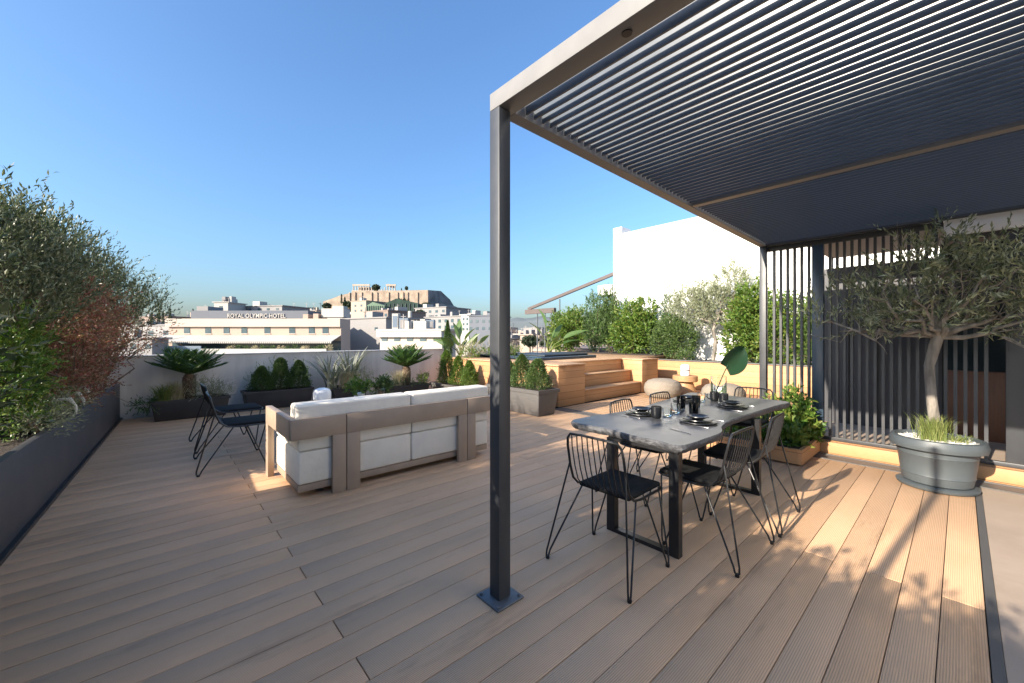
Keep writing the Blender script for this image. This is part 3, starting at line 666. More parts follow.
# ================================================================== slatted screen
sc_ = thing('slat_screen', 'dark vertical slat screen on the timber step behind the potted olive', 'screen', (6.62, -.7, .146))
MB().box(6.60, 6.65, -3.2, 1.86, .150, .195).build('bottom_rail', M['anth'], sc_, bevel=.003)
MB().box(6.60, 6.65, .13, 1.86, 2.73, 2.80).box(6.60, 6.65, -3.2, .128, 2.57, 2.618).build('top_rail', M['anth'], sc_, bevel=.003)
y = 1.78
while y > -.24:
    if not (1.20 < y < 1.345):
        MB().box(6.603, 6.647, y-.0145, y+.0145, .196, 2.729 if y > .14 else 2.569).build('slat', M['anth'], sc_)
    y -= .0735 if y < 1.3 else .0815
MB().box(6.59, 6.66, 1.21, 1.335, .196, 2.729).build('post', M['spa'], sc_, bevel=.003)
MB().box(6.595, 6.655, -.44, -.31, .196, 2.569).build('post', M['anth'], sc_, bevel=.003)
y = -.52
while y > -3.15:
    MB().box(6.603, 6.647, y-.0145, y+.0145, .196, 2.569).build('slat', M['anth'], sc_); y -= .0735

# ================================================================== penthouse behind the screen
ph = thing('penthouse', 'dark grey penthouse room behind the slat screen', 'building', (9, -1.5, .14))
MB().box(8.1, 8.25, .156, 1.50, .141, 2.60).build('panel_wall', M['darkpanel'], ph)
for yy in (.16, .5, .83, 1.16): MB().box(8.085, 8.099, yy, yy+.012, .15, 2.5).build('panel_joint', M['under'], ph)
MB().box(6.95, 8.7, .135, 1.5, 2.85, 3.0).build('canopy_slab', M['ceil'], ph)
for yy in (.16, 1.44): MB().box(8.55, 8.61, yy, yy+.05, .141, 2.849).build('canopy_column', M['anth'], ph)
MB().box(6.57, 6.65, -4.5, .127, 2.62, 2.799).box(6.90, 7.05, -4.5, .13, 2.70, 3.05).build('fascia_beam', M['white'], ph, bevel=.004)
MB().box(7.051, 11, -4.5, .13, 2.75, 3.05).build('roof', M['ceil'], ph)
MB().box(8.1, 8.25, -4.5, .155, 1.05, 2.749).build('dark_window', M['darkglass'], ph)
MB().box(6.72, 14, -22, -.66, 3.051, 11.5).build('bounce_block', M['white'], ph)  # added unseen white block; its sunlit face bounces warm fill onto the deck
MB().box(6.9, 14, -20, -4.701, -.1, 3.05).build('bounce_wing', M['white'], ph)  # lower white block, also added out of view as a sun reflector
for yy in (-17, -14, -11, -8, -5, -2.5): MB().box(6.69, 6.719, yy-.5, yy+.5, 6.0, 7.4).build('window', M['darkglass'], ph)  # panes on the added bounce block
d_ = MB().box(8.08, 8.25, -.9, .1545, .141, 1.045).build('timber_panel', M['brown'], ph, bevel=.004)
MB().box(8.09, 8.25, -4.5, -.905, .141, 1.045).build('panel_wall', M['darkpanel'], ph)
MB().box(6.9, 11, -4.7, -4.501, .141, 3.05).build('side_wall', M['darkpanel'], ph)

# ================================================================== potted olive
px_, py_ = 5.86, .165
pot = thing('flower_pot', 'large slate grey round pot with saucer standing before the slat screen', 'pot', (px_, py_, 0))
MB().lathe([(.0,.004), (.275,.004), (.29,.012), (.298,.035), (.28,.045), (.0,.05)], (px_,py_,0), 48).build('saucer', M['potgrey'], pot)
MB().lathe([(.235,.051), (.25,.06), (.262,.135), (.268,.14), (.264,.15), (.285,.33), (.289,.335), (.287,.345), (.295,.41), (.295,.425)], (px_,py_,0), 56).build('body', M['potgrey'], pot)
MB().lathe([(.296,.41), (.345,.40), (.350,.425), (.348,.455), (.335,.495), (.305,.50), (.29,.47), (.29,.43)], (px_,py_,0), 56, cap=False).build('rim', M['potgrey'], pot)
rg = np.random.default_rng(140)
pb = MB().lathe([(.292,.44), (.2,.458), (.08,.465), (.0,.466)], (px_,py_,0), 40)
for k in range(420):
    a = rg.random()*2*PI; r = .28*math.sqrt(rg.random()); s = .010+.012*rg.random()
    c = (px_+r*math.cos(a), py_+r*math.sin(a), .455+.012*(1-r/.29)+.004*rg.random()); q = unit(rg.normal(size=(3,3)))
    pb.obox(c, ((1,0,0),(0,1,0),(0,0,1)) if k % 3 == 0 else ((q[0][0],q[0][1],.2),(-q[0][1],q[0][0],.1),(0,.1,1)), (s, s*.8, s*.55))
pb.build('pebbles', M['pebble'], pot)
ot = thing('olive_tree', 'potted olive tree with a wide airy crown under the pergola', 'tree', (px_, py_, .47))
tk = MB(); T = Vector((px_, py_, .46))
trunk = [T, T+Vector((.015,.01,.15)), T+Vector((-.02,.035,.45)), T+Vector((.0,.05,.75)), T+Vector((-.0,.0,1.0)), T+Vector((.01,-.02,1.1))]
tk.tube(trunk, [.060,.045,.040,.040,.046,.042], 12)
top = trunk[-1]
targets = [(-.15,.92,.12), (.1,.72,.25), (-.3,.5,.35), (-.2,.25,.55), (.05,.0,.95), (0,-.12,.75), (-.25,-.3,.5), (.05,-.5,.45), (-.1,-.8,.35), (.1,-1.0,.4), (.25,.2,.5), (-.4,.05,.25), (.2,-.5,.2), (-.25,-.9,.15), (-.2,.75,.0)]
ends = []
for tg in targets:
    e = top + Vector(tg)
    pts = limb(tk, top - Vector((0,0,.06)), e, .026, .006, rg, 6, .07, 7)
    for q in range(5):
        s0 = pts[2+q % 4]; e2 = s0.lerp(e, .5) + Vector(rg.normal(size=3))*.2 + Vector((0,0,.1)); limb(tk, s0, e2, .008, .002, rg, 4, .08, 5); ends.append(e2)
    ends += [pts[3], pts[4], pts[5], e]
tk.build('trunk', M['bark'], ot)
cap_ = lambda e: 2.42 - .62*abs(e[1]-py_)**.8
blobs = [(e[0], e[1], min(e[2], cap_(e))+.02, .16, .18, .12) for e in ends] + [(px_-.02, py_-.0, 2.3, .14, .18, .26), (px_, py_-.0, 2.5, .09, .1, .16)]
lf = MB(); sprigs(lf, blobs, 410, 16, .24, .068, .016, rg, up=.8, out=.5, spread=.7, zmin=1.47); lf.build('crown', M['potolive'], ot)
tuft('green_tuft', 'green grass tuft at the foot of the potted olive trunk', 'plant', (px_-.06, py_+.02, .46), 420, .36, .17, .005, 'grassy', 141, .5, None, .045)
tuft('green_tuft', 'smaller green grass tuft at the right of the potted olive trunk', 'plant', (px_+.0, py_-.15, .46), 90, .15, .14, .005, 'grassy', 142, .8, None, .03)

# planter box of greenery next to the screen
wp = thing('timber_planter_box', 'low timber planter box of green leaves at the screen post', 'planter', (6.0, 1.7, 0))
MB().box(5.56, 5.60, 1.26, 2.3, .02, .19).box(5.60, 6.46, 1.22, 1.26, .02, .19).box(5.56, 5.599, 1.22, 1.259, .02, .19).box(6.42, 6.46, 1.261, 2.3, .02, .19).box(5.60, 6.419, 2.26, 2.3, .02, .19).build('box', M['clad'], wp)
MB().box(5.60, 6.419, 1.261, 2.259, .05, .16).build('soil', M['soil'], wp)
MB().box(5.62, 6.4, 1.27, 2.24, .001, .05).build('base', M['under'], wp)
QG = 'plants in the low planter by the screen'
shrub('broadleaf_plant', 'bright broad leaved plant spilling over the front of the low planter', 'plant', (5.9, 1.5, .16), [(5.9,1.40,.24,.16,.09,.08), (6.25,1.40,.34,.15,.12,.18), (5.85,1.85,.22,.12,.2,.06), (6.3,1.33,.26,.12,.06,.1)], 260, 7, .10, .085, .06, 'green', 121, group=QG, stems=8, shell=.7, spread=1.0)
shrub('tall_broadleaf_plant', 'taller leafy plant climbing the slats behind the dining table', 'plant', (6.25, 1.75, .16), [(6.3,1.5,.52,.12,.14,.2), (6.3,1.8,.40,.12,.16,.16)], 110, 8, .14, .07, .035, 'green', 122, group=QG, stems=8, up=.8)
tuft('arching_tuft', 'arching light green grass rising above the low planter', 'plant', (6.1, 1.85, .16), 90, .78, .4, .010, 'grassy', 123, .9, QG, .1)

# ================================================================== dining table
tb = thing('dining_table', 'black live edge dining table with steel loop legs', 'table', (3.9, 1.75, 0))
ctl = [(2.585,1.245),(2.72,1.21),(2.95,1.20),(3.15,1.195),(3.26,1.22),(3.38,1.27),(3.6,1.31),(3.9,1.325),(4.46,1.305),(4.9,1.285),(5.24,1.26),(5.29,1.45),(5.26,1.75),(5.28,2.05),(5.2,2.33),(4.9,2.31),(4.5,2.27),(4.1,2.24),(3.75,2.19),(3.45,2.18),(3.15,2.215),(2.9,2.25),(2.67,2.235),(2.63,2.05),(2.645,1.85),(2.60,1.6),(2.605,1.42)]
def catmull(c, k=5, corners=()):
    out = []; n = len(c)
    for i in range(n):
        p0, p1, p2, p3 = c[i-1], c[i], c[(i+1) % n], c[(i+2) % n]
        for j in range(k):
            t = j/k
            out.append(tuple(.5*((2*p1[a]) + (-p0[a]+p2[a])*t + (2*p0[a]-5*p1[a]+4*p2[a]-p3[a])*t*t + (-p0[a]+3*p1[a]-3*p2[a]+p3[a])*t**3) for a in (0,1)))
    return out
O_ = catmull(ctl); rgt = random.Random(9)
cxm, cym = 3.9, 1.75
def inset(p, d):
    v = Vector((cxm-p[0], cym-p[1])); v = Vector((math.copysign(min(abs(v.x),.6), v.x), math.copysign(min(abs(v.y),.6), v.y))); v.normalize(); return (p[0]+v.x*d, p[1]+v.y*d)
TZ = .78
rings = []
for (z, ins, j) in ((TZ, .012, 0), (TZ-.008, .003, .003), (TZ-.025, 0, .006), (TZ-.042, .006, .006), (TZ-.06, .03, .004)):
    rings.append([inset((p[0]+rgt.uniform(-j,j), p[1]+rgt.uniform(-j,j)), ins) + (z + (rgt.uniform(-j,j)*.6 if j else 0),) for p in O_])
n_ = len(O_)
le = MB(); vs = [v for r in rings for v in r]
le.add(vs, [(i*n_+j, (i+1)*n_+j, (i+1)*n_+(j+1) % n_, i*n_+(j+1) % n_) for i in range(4) for j in range(n_)], True)
le.build('live_edge', M['slatedge'], tb)
tp = MB(); tp.add(rings[0], [tuple(range(n_))]); tp.add(rings[-1], [tuple(range(n_-1,-1,-1))]); tp.build('tabletop', M['slate'], tb)
for xx in (2.63, 4.25):
    b = MB(); a_, c_ = 1.265, 1.84; w = .07; t2 = .055
    b.box(xx, xx+t2, a_, a_+w, .0, .719).box(xx, xx+t2, c_-w, c_, .0, .719).box(xx, xx+t2, a_+w, c_-w, .0, .028).box(xx, xx+t2, a_+w, c_-w, .70, .719)
    b.build('leg_frame', M['black'], tb)

# ================================================================== wire chairs
def make_chair():
    t = thing('wire_chair', 'x', 'chair', (0,0,0), 'black wire chairs')
    hw = .215; r = .0062
    f = MB()
    side = lambda s: [(.29, s*.18, .475), (.25, s*hw, .475), (-.02, s*hw, .475), (-.10, s*hw, .488), (-.155, s*hw, .54), (-.185, s*hw, .63), (-.215, s*.213, .77), (-.224, s*.205, .825), (-.230, s*.18, .855)]
    f.tube(side(1) + [(-.238, .08, .862), (-.238, -.08, .862)] + side(-1)[::-1] + [(.30, -.1, .475), (.30, .1, .475)], .0085, 8, closed=True)
    for k in range(9):
        y = -.172 + .043*k
        f.tube([(-.235, y*.95, .860), (-.22, y, .77), (-.188, y, .63), (-.157, y, .54), (-.11, y, .487), (-.03, y, .470), (.30 if abs(y) < .12 else .29, y, .472)], .0042, 6)
    f.build('wire_shell', M['black'], t, local=True)
    pd = MB().box(-.12, .285, -.195, .195, .478, .508).build('seat_pad', M['pad'], t, bevel=.013, seg=3, local=True)
    for s in (-1, 1):
        for (fx, fy, a, b) in ((-.31, .31, (-.190, .212, .66), (-.06, .205, .470)), (.19, .29, (.27, .185, .470), (.05, .205, .470))):
            g = MB(); A = Vector((a[0], s*a[1], a[2])); B = Vector((b[0], s*b[1], b[2])); Fp = Vector((fx, s*fy, .012))
            dx = .016
            pts = [A, A.lerp(Fp + Vector((-dx if fx < 0 else dx, 0, .03)), .97), Fp + Vector((-dx*.8 if fx < 0 else dx*.8, 0, .012)), Fp, Fp + Vector((dx*.8 if fx < 0 else -dx*.8, 0, .012)), B.lerp(Fp + Vector((dx if fx < 0 else -dx, 0, .03)), .97), B]
            g.tube(pts, .0062, 8); l_ = g.build('leg', M['black'], t, local=True)
            MB().lathe([(.012,.001), (.014,.010), (.012,.022), (.0,.024)], (fx, s*fy, 0), 10).build('foot_cap', M['ceram'], l_, local=True)
    return t
proto = make_chair()
chairs = [((2.30,1.56,0), 0.02, 'black wire chair at the near end of the dining table, nearest the front post'),
          ((3.03,1.23,0), PI/2-.03, 'black wire chair on the right side of the table, nearer the camera'),
          ((3.79,1.225,0), PI/2+.04, 'black wire chair on the right side of the table, nearer the planter box'),
          ((3.52,2.06,0), -PI/2+.05, 'black wire chair on the left side of the table, nearer the front post'),
          ((4.30,2.07,0), -PI/2-.04, 'black wire chair on the left side of the table, nearer the poufs'),
          ((5.36,1.72,0), PI+.03, 'black wire chair at the far end of the dining table beside the vase'),
          ((.75,5.83,0), -.03, 'low wide black wire lounge chair left of the sofa, nearer the camera'),
          ((.78,6.95,0), .02, 'low wide black wire lounge chair left of the sofa, behind the other one')]
for i, (l, rz, lab) in enumerate(chairs):
    if i == 0: proto.location = l; proto.rotation_euler.z = rz; proto['label'] = lab
    else:
        c_ = dup(proto, l, rz, lab, 'black wire lounge chairs' if i > 5 else None)
        if i > 5: c_.scale = (1.28, 1.3, .98)

# ================================================================== tableware
def plate_stack(label, x, y, sd):
    o = thing('plate_stack', label, 'plates', (x,y,TZ), 'place settings'); r_ = random.Random(sd)
    def disc(r, z, nm, lift):
        m = MB(); n = 40; prof = [(.0,0), (.55,0), (.62,.004), (1.0,lift), (.985,lift+.005), (.62,.010), (.0,.010)]
        vs = []; ph = r_.random()*6
        for q, zz in prof:
            for j in range(n):
                a = 2*PI*j/n; rr = r*q*(1+.022*math.sin(5*a+ph)*q+.012*math.sin(9*a+ph*2)*q); vs.append((x+rr*math.cos(a), y+rr*math.sin(a), z+zz))
        m.add(vs, [(i*n+j, i*n+(j+1) % n, (i+1)*n+(j+1) % n, (i+1)*n+j) for i in range(len(prof)-1) for j in range(n)], True)
        m.build(nm, M['ceram'], o)
    disc(.148, TZ+.002, 'plate', .012); disc(.115, TZ+.017, 'plate', .014); disc(.085, TZ+.034, 'bowl', .022)
    return o
plate_stack('black plate stack on the left side of the table, nearest the front corner', 3.38, 1.98, 1)
plate_stack('black plate stack on the left side of the table, near the far chair', 4.42, 2.03, 2)
plate_stack('black plate stack on the right side of the table, at the waist of the slab', 3.40, 1.47, 3)
plate_stack('black plate stack on the right side of the table, nearest the vase', 4.40, 1.56, 4)
def mug(label, x, y, rz):
    o = thing('mug', label, 'mug', (x,y,TZ), 'black mugs')
    MB().lathe([(.0,.002), (.034,.002), (.042,.012), (.046,.05), (.046,.105), (.042,.105), (.041,.05), (.035,.015), (.0,.012)], (x,y,TZ), 28).build('cup', M['ceram'], o)
    MB().tube([(x+math.cos(rz)*(.043+.034*math.sin(t)), y+math.sin(rz)*(.043+.034*math.sin(t)), TZ+.055+.034*math.cos(t)) for t in [i*PI/10 for i in range(11)]], .006, 7).build('handle', M['ceram'], o)
mug('black mug with handle beside the nearest left plate stack', 3.32, 1.80, 2.6)
mug('black mug right of the farthest plate stack by the vase', 4.62, 1.72, .6)
mug('black mug left of the farthest plate stack by the vase', 4.68, 1.84, 1.8)
def tumbler(label, x, y, mat, h=.11, grp=None):
    o = thing('tumbler', label, 'glass', (x,y,TZ), grp)
    MB().lathe([(.0,.002), (.034,.002), (.038,.01), (.043,h), (.0395,h), (.034,.016), (.0,.014)], (x,y,TZ), 26).build('bowl', M[mat], o)
SGp = 'smoked tumblers in the middle of the table'
tumbler('tall smoked tumbler in the middle of the table, left of the pair', 3.92, 1.86, 'smoke', .13, SGp)
tumbler('smoked tumbler in the middle of the table, nearer the right plates', 3.66, 1.62, 'smoke', .12, SGp)
tumbler('smoked tumbler behind the middle pair', 4.12, 1.80, 'smoke', .12, SGp)
tumbler('low clear tumbler beside the black mug', 3.48, 1.78, 'glass', .07, 'clear tumblers')
tumbler('clear tumbler between the mug and the smoked glasses', 3.68, 1.80, 'glass', .09, 'clear tumblers')
tumbler('clear tumbler next to the vase', 4.55, 1.93, 'glass', .10, 'clear tumblers')
def cutlery(label, x, y, rz, kind):
    o = thing(kind, label, kind, (x,y,TZ), 'cutlery on the table'); o.rotation_euler.z = rz
    m = MB(); m.obox((-.05,0,.005), ((1,0,0),(0,1,0),(0,0,1)), (.055,.004,.002)); m.build('handle', M['steel'], o, bevel=.0015, local=True)
    h = MB()
    if kind == 'knife': h.prism([(.006,-.006), (.10,-.007), (.115,.0), (.10,.007), (.006,.006)], .004, .006)
    else:
        h.prism([(.006,-.003), (.03,-.011), (.05,-.012), (.05,.012), (.03,.011), (.006,.003)], .004, .006)
        for k in range(4): h.box(.0505, .088, -.011+k*.0066, -.011+k*.0066+.0028, .004, .006)
    h.build('blade' if kind == 'knife' else 'tines', M['steel'], o, local=True)
for args in (('knife right of the plates at the waist of the slab', 3.24, 1.42, PI/2, 'knife'), ('fork left of the plates at the waist of the slab', 3.60, 1.44, PI/2, 'fork'),
             ('fork near the front corner by the left plates', 3.18, 1.98, PI/2, 'fork'), ('knife behind the left plates by the clear tumbler', 3.60, 1.96, PI/2, 'knife'),
             ('fork beside the plates nearest the vase', 4.60, 1.52, PI/2, 'fork'), ('knife in front of the plates nearest the vase', 4.20, 1.50, PI/2, 'knife'),
             ('fork beside the far left plates', 4.63, 2.02, PI/2, 'fork'), ('small knife lying alone near the front edge of the slab', 2.98, 1.42, 1.2, 'knife')):
    cutlery(*args)
vx, vy = 4.80, 1.84
va = thing('glass_vase', 'clear cylinder vase holding a single large cut leaf', 'vase', (vx,vy,TZ))
MB().lathe([(.0,.002), (.078,.002), (.082,.01), (.082,.27), (.078,.27), (.078,.016), (.0,.014)], (vx,vy,TZ), 36).build('glass', M['glass'], va)
MB().lathe([(.0,.0165), (.0765,.0165), (.0765,.085), (.0,.085)], (vx,vy,TZ), 30).build('water', M['glass'], va)
lp = thing('cut_leaf', 'large glossy dark green leaf on a long stem leaning out of the vase', 'leaf', (vx,vy,TZ+.03))
ax = Vector((RT[0], RT[1], 0))
s0 = Vector((vx,vy,TZ+.03)) - ax*.06; s1 = Vector((vx,vy,TZ+.30)) + ax*.055; s2 = s1 + ax*.05 + Vector((0,0,.10))
MB().tube([s0, s0.lerp(s1,.5), s1, s2], [.007,.006,.006,.005], 8).build('stem', M['deep'] if False else M['bigleaf'], lp)
def big_leaf(base, tgt, side, nrm, ln, wd, mb):
    m = 14; vs = []
    for i in range(m+1):
        q = i/m; w = wd*.5*(max(0, 1-((q-.40)/.60)**2)**.6 if q > .40 else max(0, 1-((q-.40)/.52)**2)**.5)
        c = base + tgt*ln*q - nrm*ln*.18*q*q
        for s in (-1, -.5, 0, .5, 1): vs.append(c + side*w*s - tgt*.10*ln*abs(s)*(1-q)**3 + nrm*w*(.28*abs(s)))
    mb.add(vs, [(5*i+j, 5*i+j+1, 5*i+j+6, 5*i+j+5) for i in range(m) for j in range(4)], True)
b = MB(); tgt = (ax*.72 + Vector((0,0,1))*.66 + Vector((-.12,-.12,0))).normalized()
sd = (ax*.66 - Vector((0,0,.72)) + Vector((.22,.25,0))); sd = (sd - tgt*sd.dot(tgt)).normalized()
big_leaf(s2 - tgt*.03, tgt, sd, sd.cross(tgt), .30, .33, b); b.build('blade', M['bigleaf'], lp)

# ================================================================== sofa
sf = thing('outdoor_sofa', 'long white cushioned outdoor sofa with taupe frames, seen from behind', 'sofa', (2.12, 4.45, 0))
def frame_L(x0, x1, leg0, leg1, lab=None):
    b = MB(); y0, y1 = 3.985, 4.035
    b.box(x0, x1, y0, y1, .562, .75)
    if leg0: b.box(x0, x0+leg0, y0, y1, 0, .5615)
    if leg1: b.box(x1-leg1, x1, y0, y1, 0, .5615)
    b.build('back_frame', M['frame'], sf, bevel=.003)
frame_L(.905, 1.388, 0, .125); frame_L(1.396, 2.822, .13, .12); frame_L(2.83, 3.26, .12, 0)
for x in (.895, 3.20):
    b = MB(); b.box(x, x+.06, 4.036, 5.04, .562, .75).box(x, x+.06, 4.93, 5.04, 0, .5615); b.build('arm_frame', M['frame'], sf, bevel=.003)
for (x0, x1) in ((.96, 1.40), (1.40, 2.115), (2.115, 2.82), (2.82, 3.21)):
    a = .975 if x0 == .96 else x0+.004; c = 3.184 if x1 == 3.21 else x1-.004
    MB().box(a, c, 4.045, 4.93, .13, .435).build('seat_base', M['cush'], sf, bevel=.022, seg=3)
    MB().box(a, c, 4.04, 4.30, .439, .60).build('back_cushion_lower', M['cush'], sf, bevel=.018, seg=3)
for (x0, x1) in ((.955, 2.11), (2.115, 3.20)):
    MB().box(x0+.004, x1-.001, 4.04, 4.27, .604, .872).build('back_cushion', M['cush'], sf, bevel=.028, seg=4)
    MB().box(x0+.02, x1-.01, 4.305, 4.95, .439, .56).build('seat_cushion', M['cush'], sf, bevel=.035, seg=4)
MB().box(.98, 3.185, 4.06, 4.92, .06, .126).build('base_board', M['frame'], sf, bevel=.003)
for (x, y) in ((1.2,4.2), (3.0,4.2), (1.2,4.8), (3.0,4.8)): MB().box(x-.03, x+.03, y-.03, y+.03, 0, .059).build('foot', M['black'], sf)

# coffee table and what stands on it
ct = thing('coffee_table', 'low grey coffee table behind the sofa', 'coffee table', (2.5, 6.4, 0))
MB().box(1.55, 3.35, 6.0, 6.8, .40, .45).build('tabletop', M['gplast'], ct, bevel=.004)
for x in (1.6, 3.24):
    for y in (6.05, 6.69): MB().box(x, x+.06, y, y+.06, 0, .399).build('leg', M['black'], ct)
lantern('white lantern with black band on the coffee table behind the sofa', 1.80, 6.15, .451, 1.0)
cj = thing('candle_glass', 'square clear candle glass on the coffee table', 'candle holder', (2.72, 6.25, .451))
MB().box(2.66,2.78,6.19,6.31,.452,.462).box(2.66,2.668,6.19,6.31,.4625,.66).box(2.772,2.78,6.19,6.31,.4625,.66).box(2.669,2.771,6.19,6.198,.4625,.66).box(2.669,2.771,6.302,6.31,.4625,.66).build('glass', M['glass'], cj)
MB().lathe([(.0,.463), (.035,.463), (.035,.54), (.0,.54)], (2.72,6.25,0), 20).build('candle', M['lampwhite'], cj)
fp = thing('table_plant_pot', 'small white pot of lime green leaves on the coffee table', 'pot plant', (2.45, 6.45, .451))
MB().lathe([(.06,.452), (.075,.46), (.085,.60), (.078,.60), (.0,.59)], (2.45,6.45,0), 26).build('pot', M['lampwhite'], fp)
lb = MB(); sprigs(lb, [(2.45,6.45,.68,.12,.12,.08), (2.34,6.45,.65,.08,.08,.06)], 60, 7, .09, .055, .035, np.random.default_rng(131), .6, .6, .9); lb.build('foliage', M['green'], fp)
tr = thing('black_tray', 'small black wire tray on the right end of the coffee table', 'tray', (3.0, 6.3, .451))
MB().box(2.86, 3.16, 6.2, 6.42, .452, .462).build('plate', M['black'], tr, bevel=.002)
MB().tube([(2.86,6.2,.50), (3.16,6.2,.50), (3.16,6.42,.50), (2.86,6.42,.50)], .005, 6, closed=True).build('rim', M['black'], tr)

# ================================================================== white building and its awning
wb = thing('white_building', 'tall blank white rendered building beyond the shrub row', 'building', (17, 1, -25))
MB().box(13.3, 22, -8, 9.0, -25, 5.42).build('wall', M['white'], wb)
MB().box(13.3, 13.9, 8.62, 9.0, 5.421, 5.72).build('chimney', M['white'], wb)
MB().box(13.29, 22.01, -8, 8.6, 5.421, 5.455).build('roof_edge', M['cap'], wb)
aw = thing('terrace_awning', 'sloping brown awning arm over the neighbouring terrace', 'awning', (13.6, 12, 3))
b = MB(); b.obox((13.5, 11.5, 3.43), ((0,-.973,.229),(1,0,0),(0,.229,.973)), (2.52, .06, .06)); b.build('arm', M['awn'], aw)
MB().box(13.2, 13.9, 9.02, 9.65, 3.15, 3.55).build('housing', M['white'], aw)
MB().box(13.4, 13.55, 12.2, 14.1, 2.60, 2.82).build('front_bar', M['awn'], aw)
for y in (13.3, 12.8, 12.4, 11.9): MB().box(13.45, 13.49, y, y+.04, -1, 2.597 if y > 12.2 else 3.2).build('pole', M['plate'], aw)
nb = thing('slatted_terrace_block', 'brown slatted terrace wall under the awning arm', 'building', (15, 13, -25))
MB().box(13.8, 18, 10.5, 13.9, -25, 1.0).build('wall', M['cbrown'], nb)
for i in range(5): MB().box(13.74, 13.799, 10.5, 13.9, .05+i*.19, .17+i*.19).build('slat', M['cbeige'], nb)

# ================================================================== the city
struct('city_ground', MB().add([(-6000,-6000,-25),(9000,-6000,-25),(9000,9000,-25),(-6000,9000,-25)], [(0,1,2,3)]), M['terrain'])
struct('terrace_block', MB().box(-1.8, 6.4, -5, 10.46, -25, -.301), M['parapet'])
def fbox(mb, A, B, n, u0, u1, v0, v1, z0, z1):
    """box on a facade that runs from A to B: along it u0..u1 (0..1), behind it v0..v1 metres"""
    A = Vector((A[0],A[1])); D = Vector((B[0],B[1])) - A
    q = [A + D*u + n*v for u, v in ((u0,v0),(u1,v0),(u1,v1),(u0,v1))]
    return mb.add([(p.x,p.y,z) for z in (z0,z1) for p in q], [(3,2,1,0),(4,5,6,7),(0,1,5,4),(1,2,6,5),(2,3,7,6),(3,0,4,7)])
def block(name, label, a, b, ytop, mat, depth, wins=None, group=None, cat='building', zbase=-25, parapet=True, wmat='win'):
    """building whose front runs from (px, distance) a to b; ytop = picture row of its roof; wins = rows of windows (z0, z1, [u...], width)"""
    A = far(*a); B = far(*b); D = Vector((B[0]-A[0], B[1]-A[1])); n = Vector((-D.y, D.x)).normalized()
    if n.dot(Vector(FW)) < 0: n = -n
    zt = fz(ytop, (a[1]+b[1])/2)
    t = thing(name, label, cat, ((A[0]+B[0])/2, (A[1]+B[1])/2, zbase), group)
    m = MB(); fbox(m, A, B, n, 0, 1, 0, depth, zbase, zt); m.build('wall', M[mat], t)
    if parapet:
        e = .15/D.length*3
        m = MB(); fbox(m, A, B, n, -e, 1+e, -.25, depth+.25, zt+.002, zt+max(.25, depth*.02)); m.build('roof', M[mat if parapet is True else parapet], t)
    rgk = random.Random(int(a[0]*7+a[1])); W_m = D.length
    for q in range(rgk.randrange(1, 4) if parapet else 0):
        u = rgk.uniform(.05, .8); wd = rgk.uniform(.6, 2.2)/W_m*(W_m/12)**.5; hh = rgk.uniform(.5, 1.0)*(zt+25)*.05; v = rgk.uniform(.1, .5)*depth
        m = MB(); fbox(m, A, B, n, u, u+wd, v, v+depth*.25, zt+.1, zt+.3+hh); m.build('roof_cabin', M[rgk.choice(('cwhite', mat, 'cgrey'))], t)
    for q in range(rgk.randrange(0, 3) if parapet else 0):
        u = rgk.uniform(.05, .95); e = .05/W_m*max(1, a[1]/90); hh = rgk.uniform(1.0, 2.6)*max(1, a[1]/120)
        m = MB(); fbox(m, A, B, n, u-e, u+e, 1.0, 1.1, zt, zt+hh); fbox(m, A, B, n, u-e*8, u+e*8, 1.02, 1.08, zt+hh*.85, zt+hh*.88); m.build('aerial', M['cgrey'], t)
    for (r0, r1, us, wd) in (wins or []):
        z1 = fz(r0, a[1]); z0 = fz(r1, a[1])
        for u in us:
            m = MB(); fbox(m, A, B, n, u-wd/2, u+wd/2, -.06, .0-.004, z0, z1); m.build('window', M[wmat], t)
    return t, A, B, n, zt
us = lambda k, a=.08, b=.92: [a+(b-a)*i/(k-1) for i in range(k)]

# hotel in front
H, A, B, n, zt = block('hotel', 'long peach coloured hotel with a rooftop sign, in front of the rocky hill', (169, 70), (341, 70), 318.6, 'peach', 4, [(327.2, 333.4, [.105,.228,.335,.438,.572,.716,.83,.91], .034)], parapet=False)
for u in [.105,.228,.335,.438,.572,.716,.83,.91]:
    m = MB(); fbox(m, A, B, n, u-.021, u+.021, -.10, -.062, fz(334.2,70), fz(333.4,70)-.002); m.build('sill', M['cream'], H)
m = MB(); fbox(m, A, B, n, -.01, 1.0, -.45, -.003, fz(326.8,70), fz(318.7,70)); m.build('parapet_band', M['cream'], H)
m = MB(); fbox(m, A, B, n, .02, .74, 4.0, 10, fz(318.5,74), fz(310.6,74)); m.build('penthouse', M['signband'], H)
m = MB(); fbox(m, A, B, n, .02, .80, 4.01, 14, -25, zt-.02); m.build('rear_wing', M['peach'], H)
m = MB(); fbox(m, A, B, n, .03, .10, 5, 9, fz(318,75), fz(306.3,75)); m.build('lift_tower', M['cgrey'], H)
m = MB(); fbox(m, A, B, n, .77, .80, .5, 4, zt, zt+.8); fbox(m, A, B, n, .83, .86, .5, 4, zt, zt+.9); m.build('roof_upstand', M['peach'], H)
m = MB(); fbox(m, A, B, n, .87, 1.0, 1, 3.9, zt+.3, fz(308.5,71)); fbox(m, A, B, n, .92, .985, 2, 3.9, fz(308.5,71)+.01, fz(305.5,71)); m.build('stair_block', M['cwhite'], H)
aw2 = MB()
q = [Vector((A[0],A[1])) + (Vector((B[0],B[1]))-Vector((A[0],A[1])))*u + n*v for u, v in ((-.02,-.02),(1,-.02),(1,-3.6),(-.02,-3.6))]
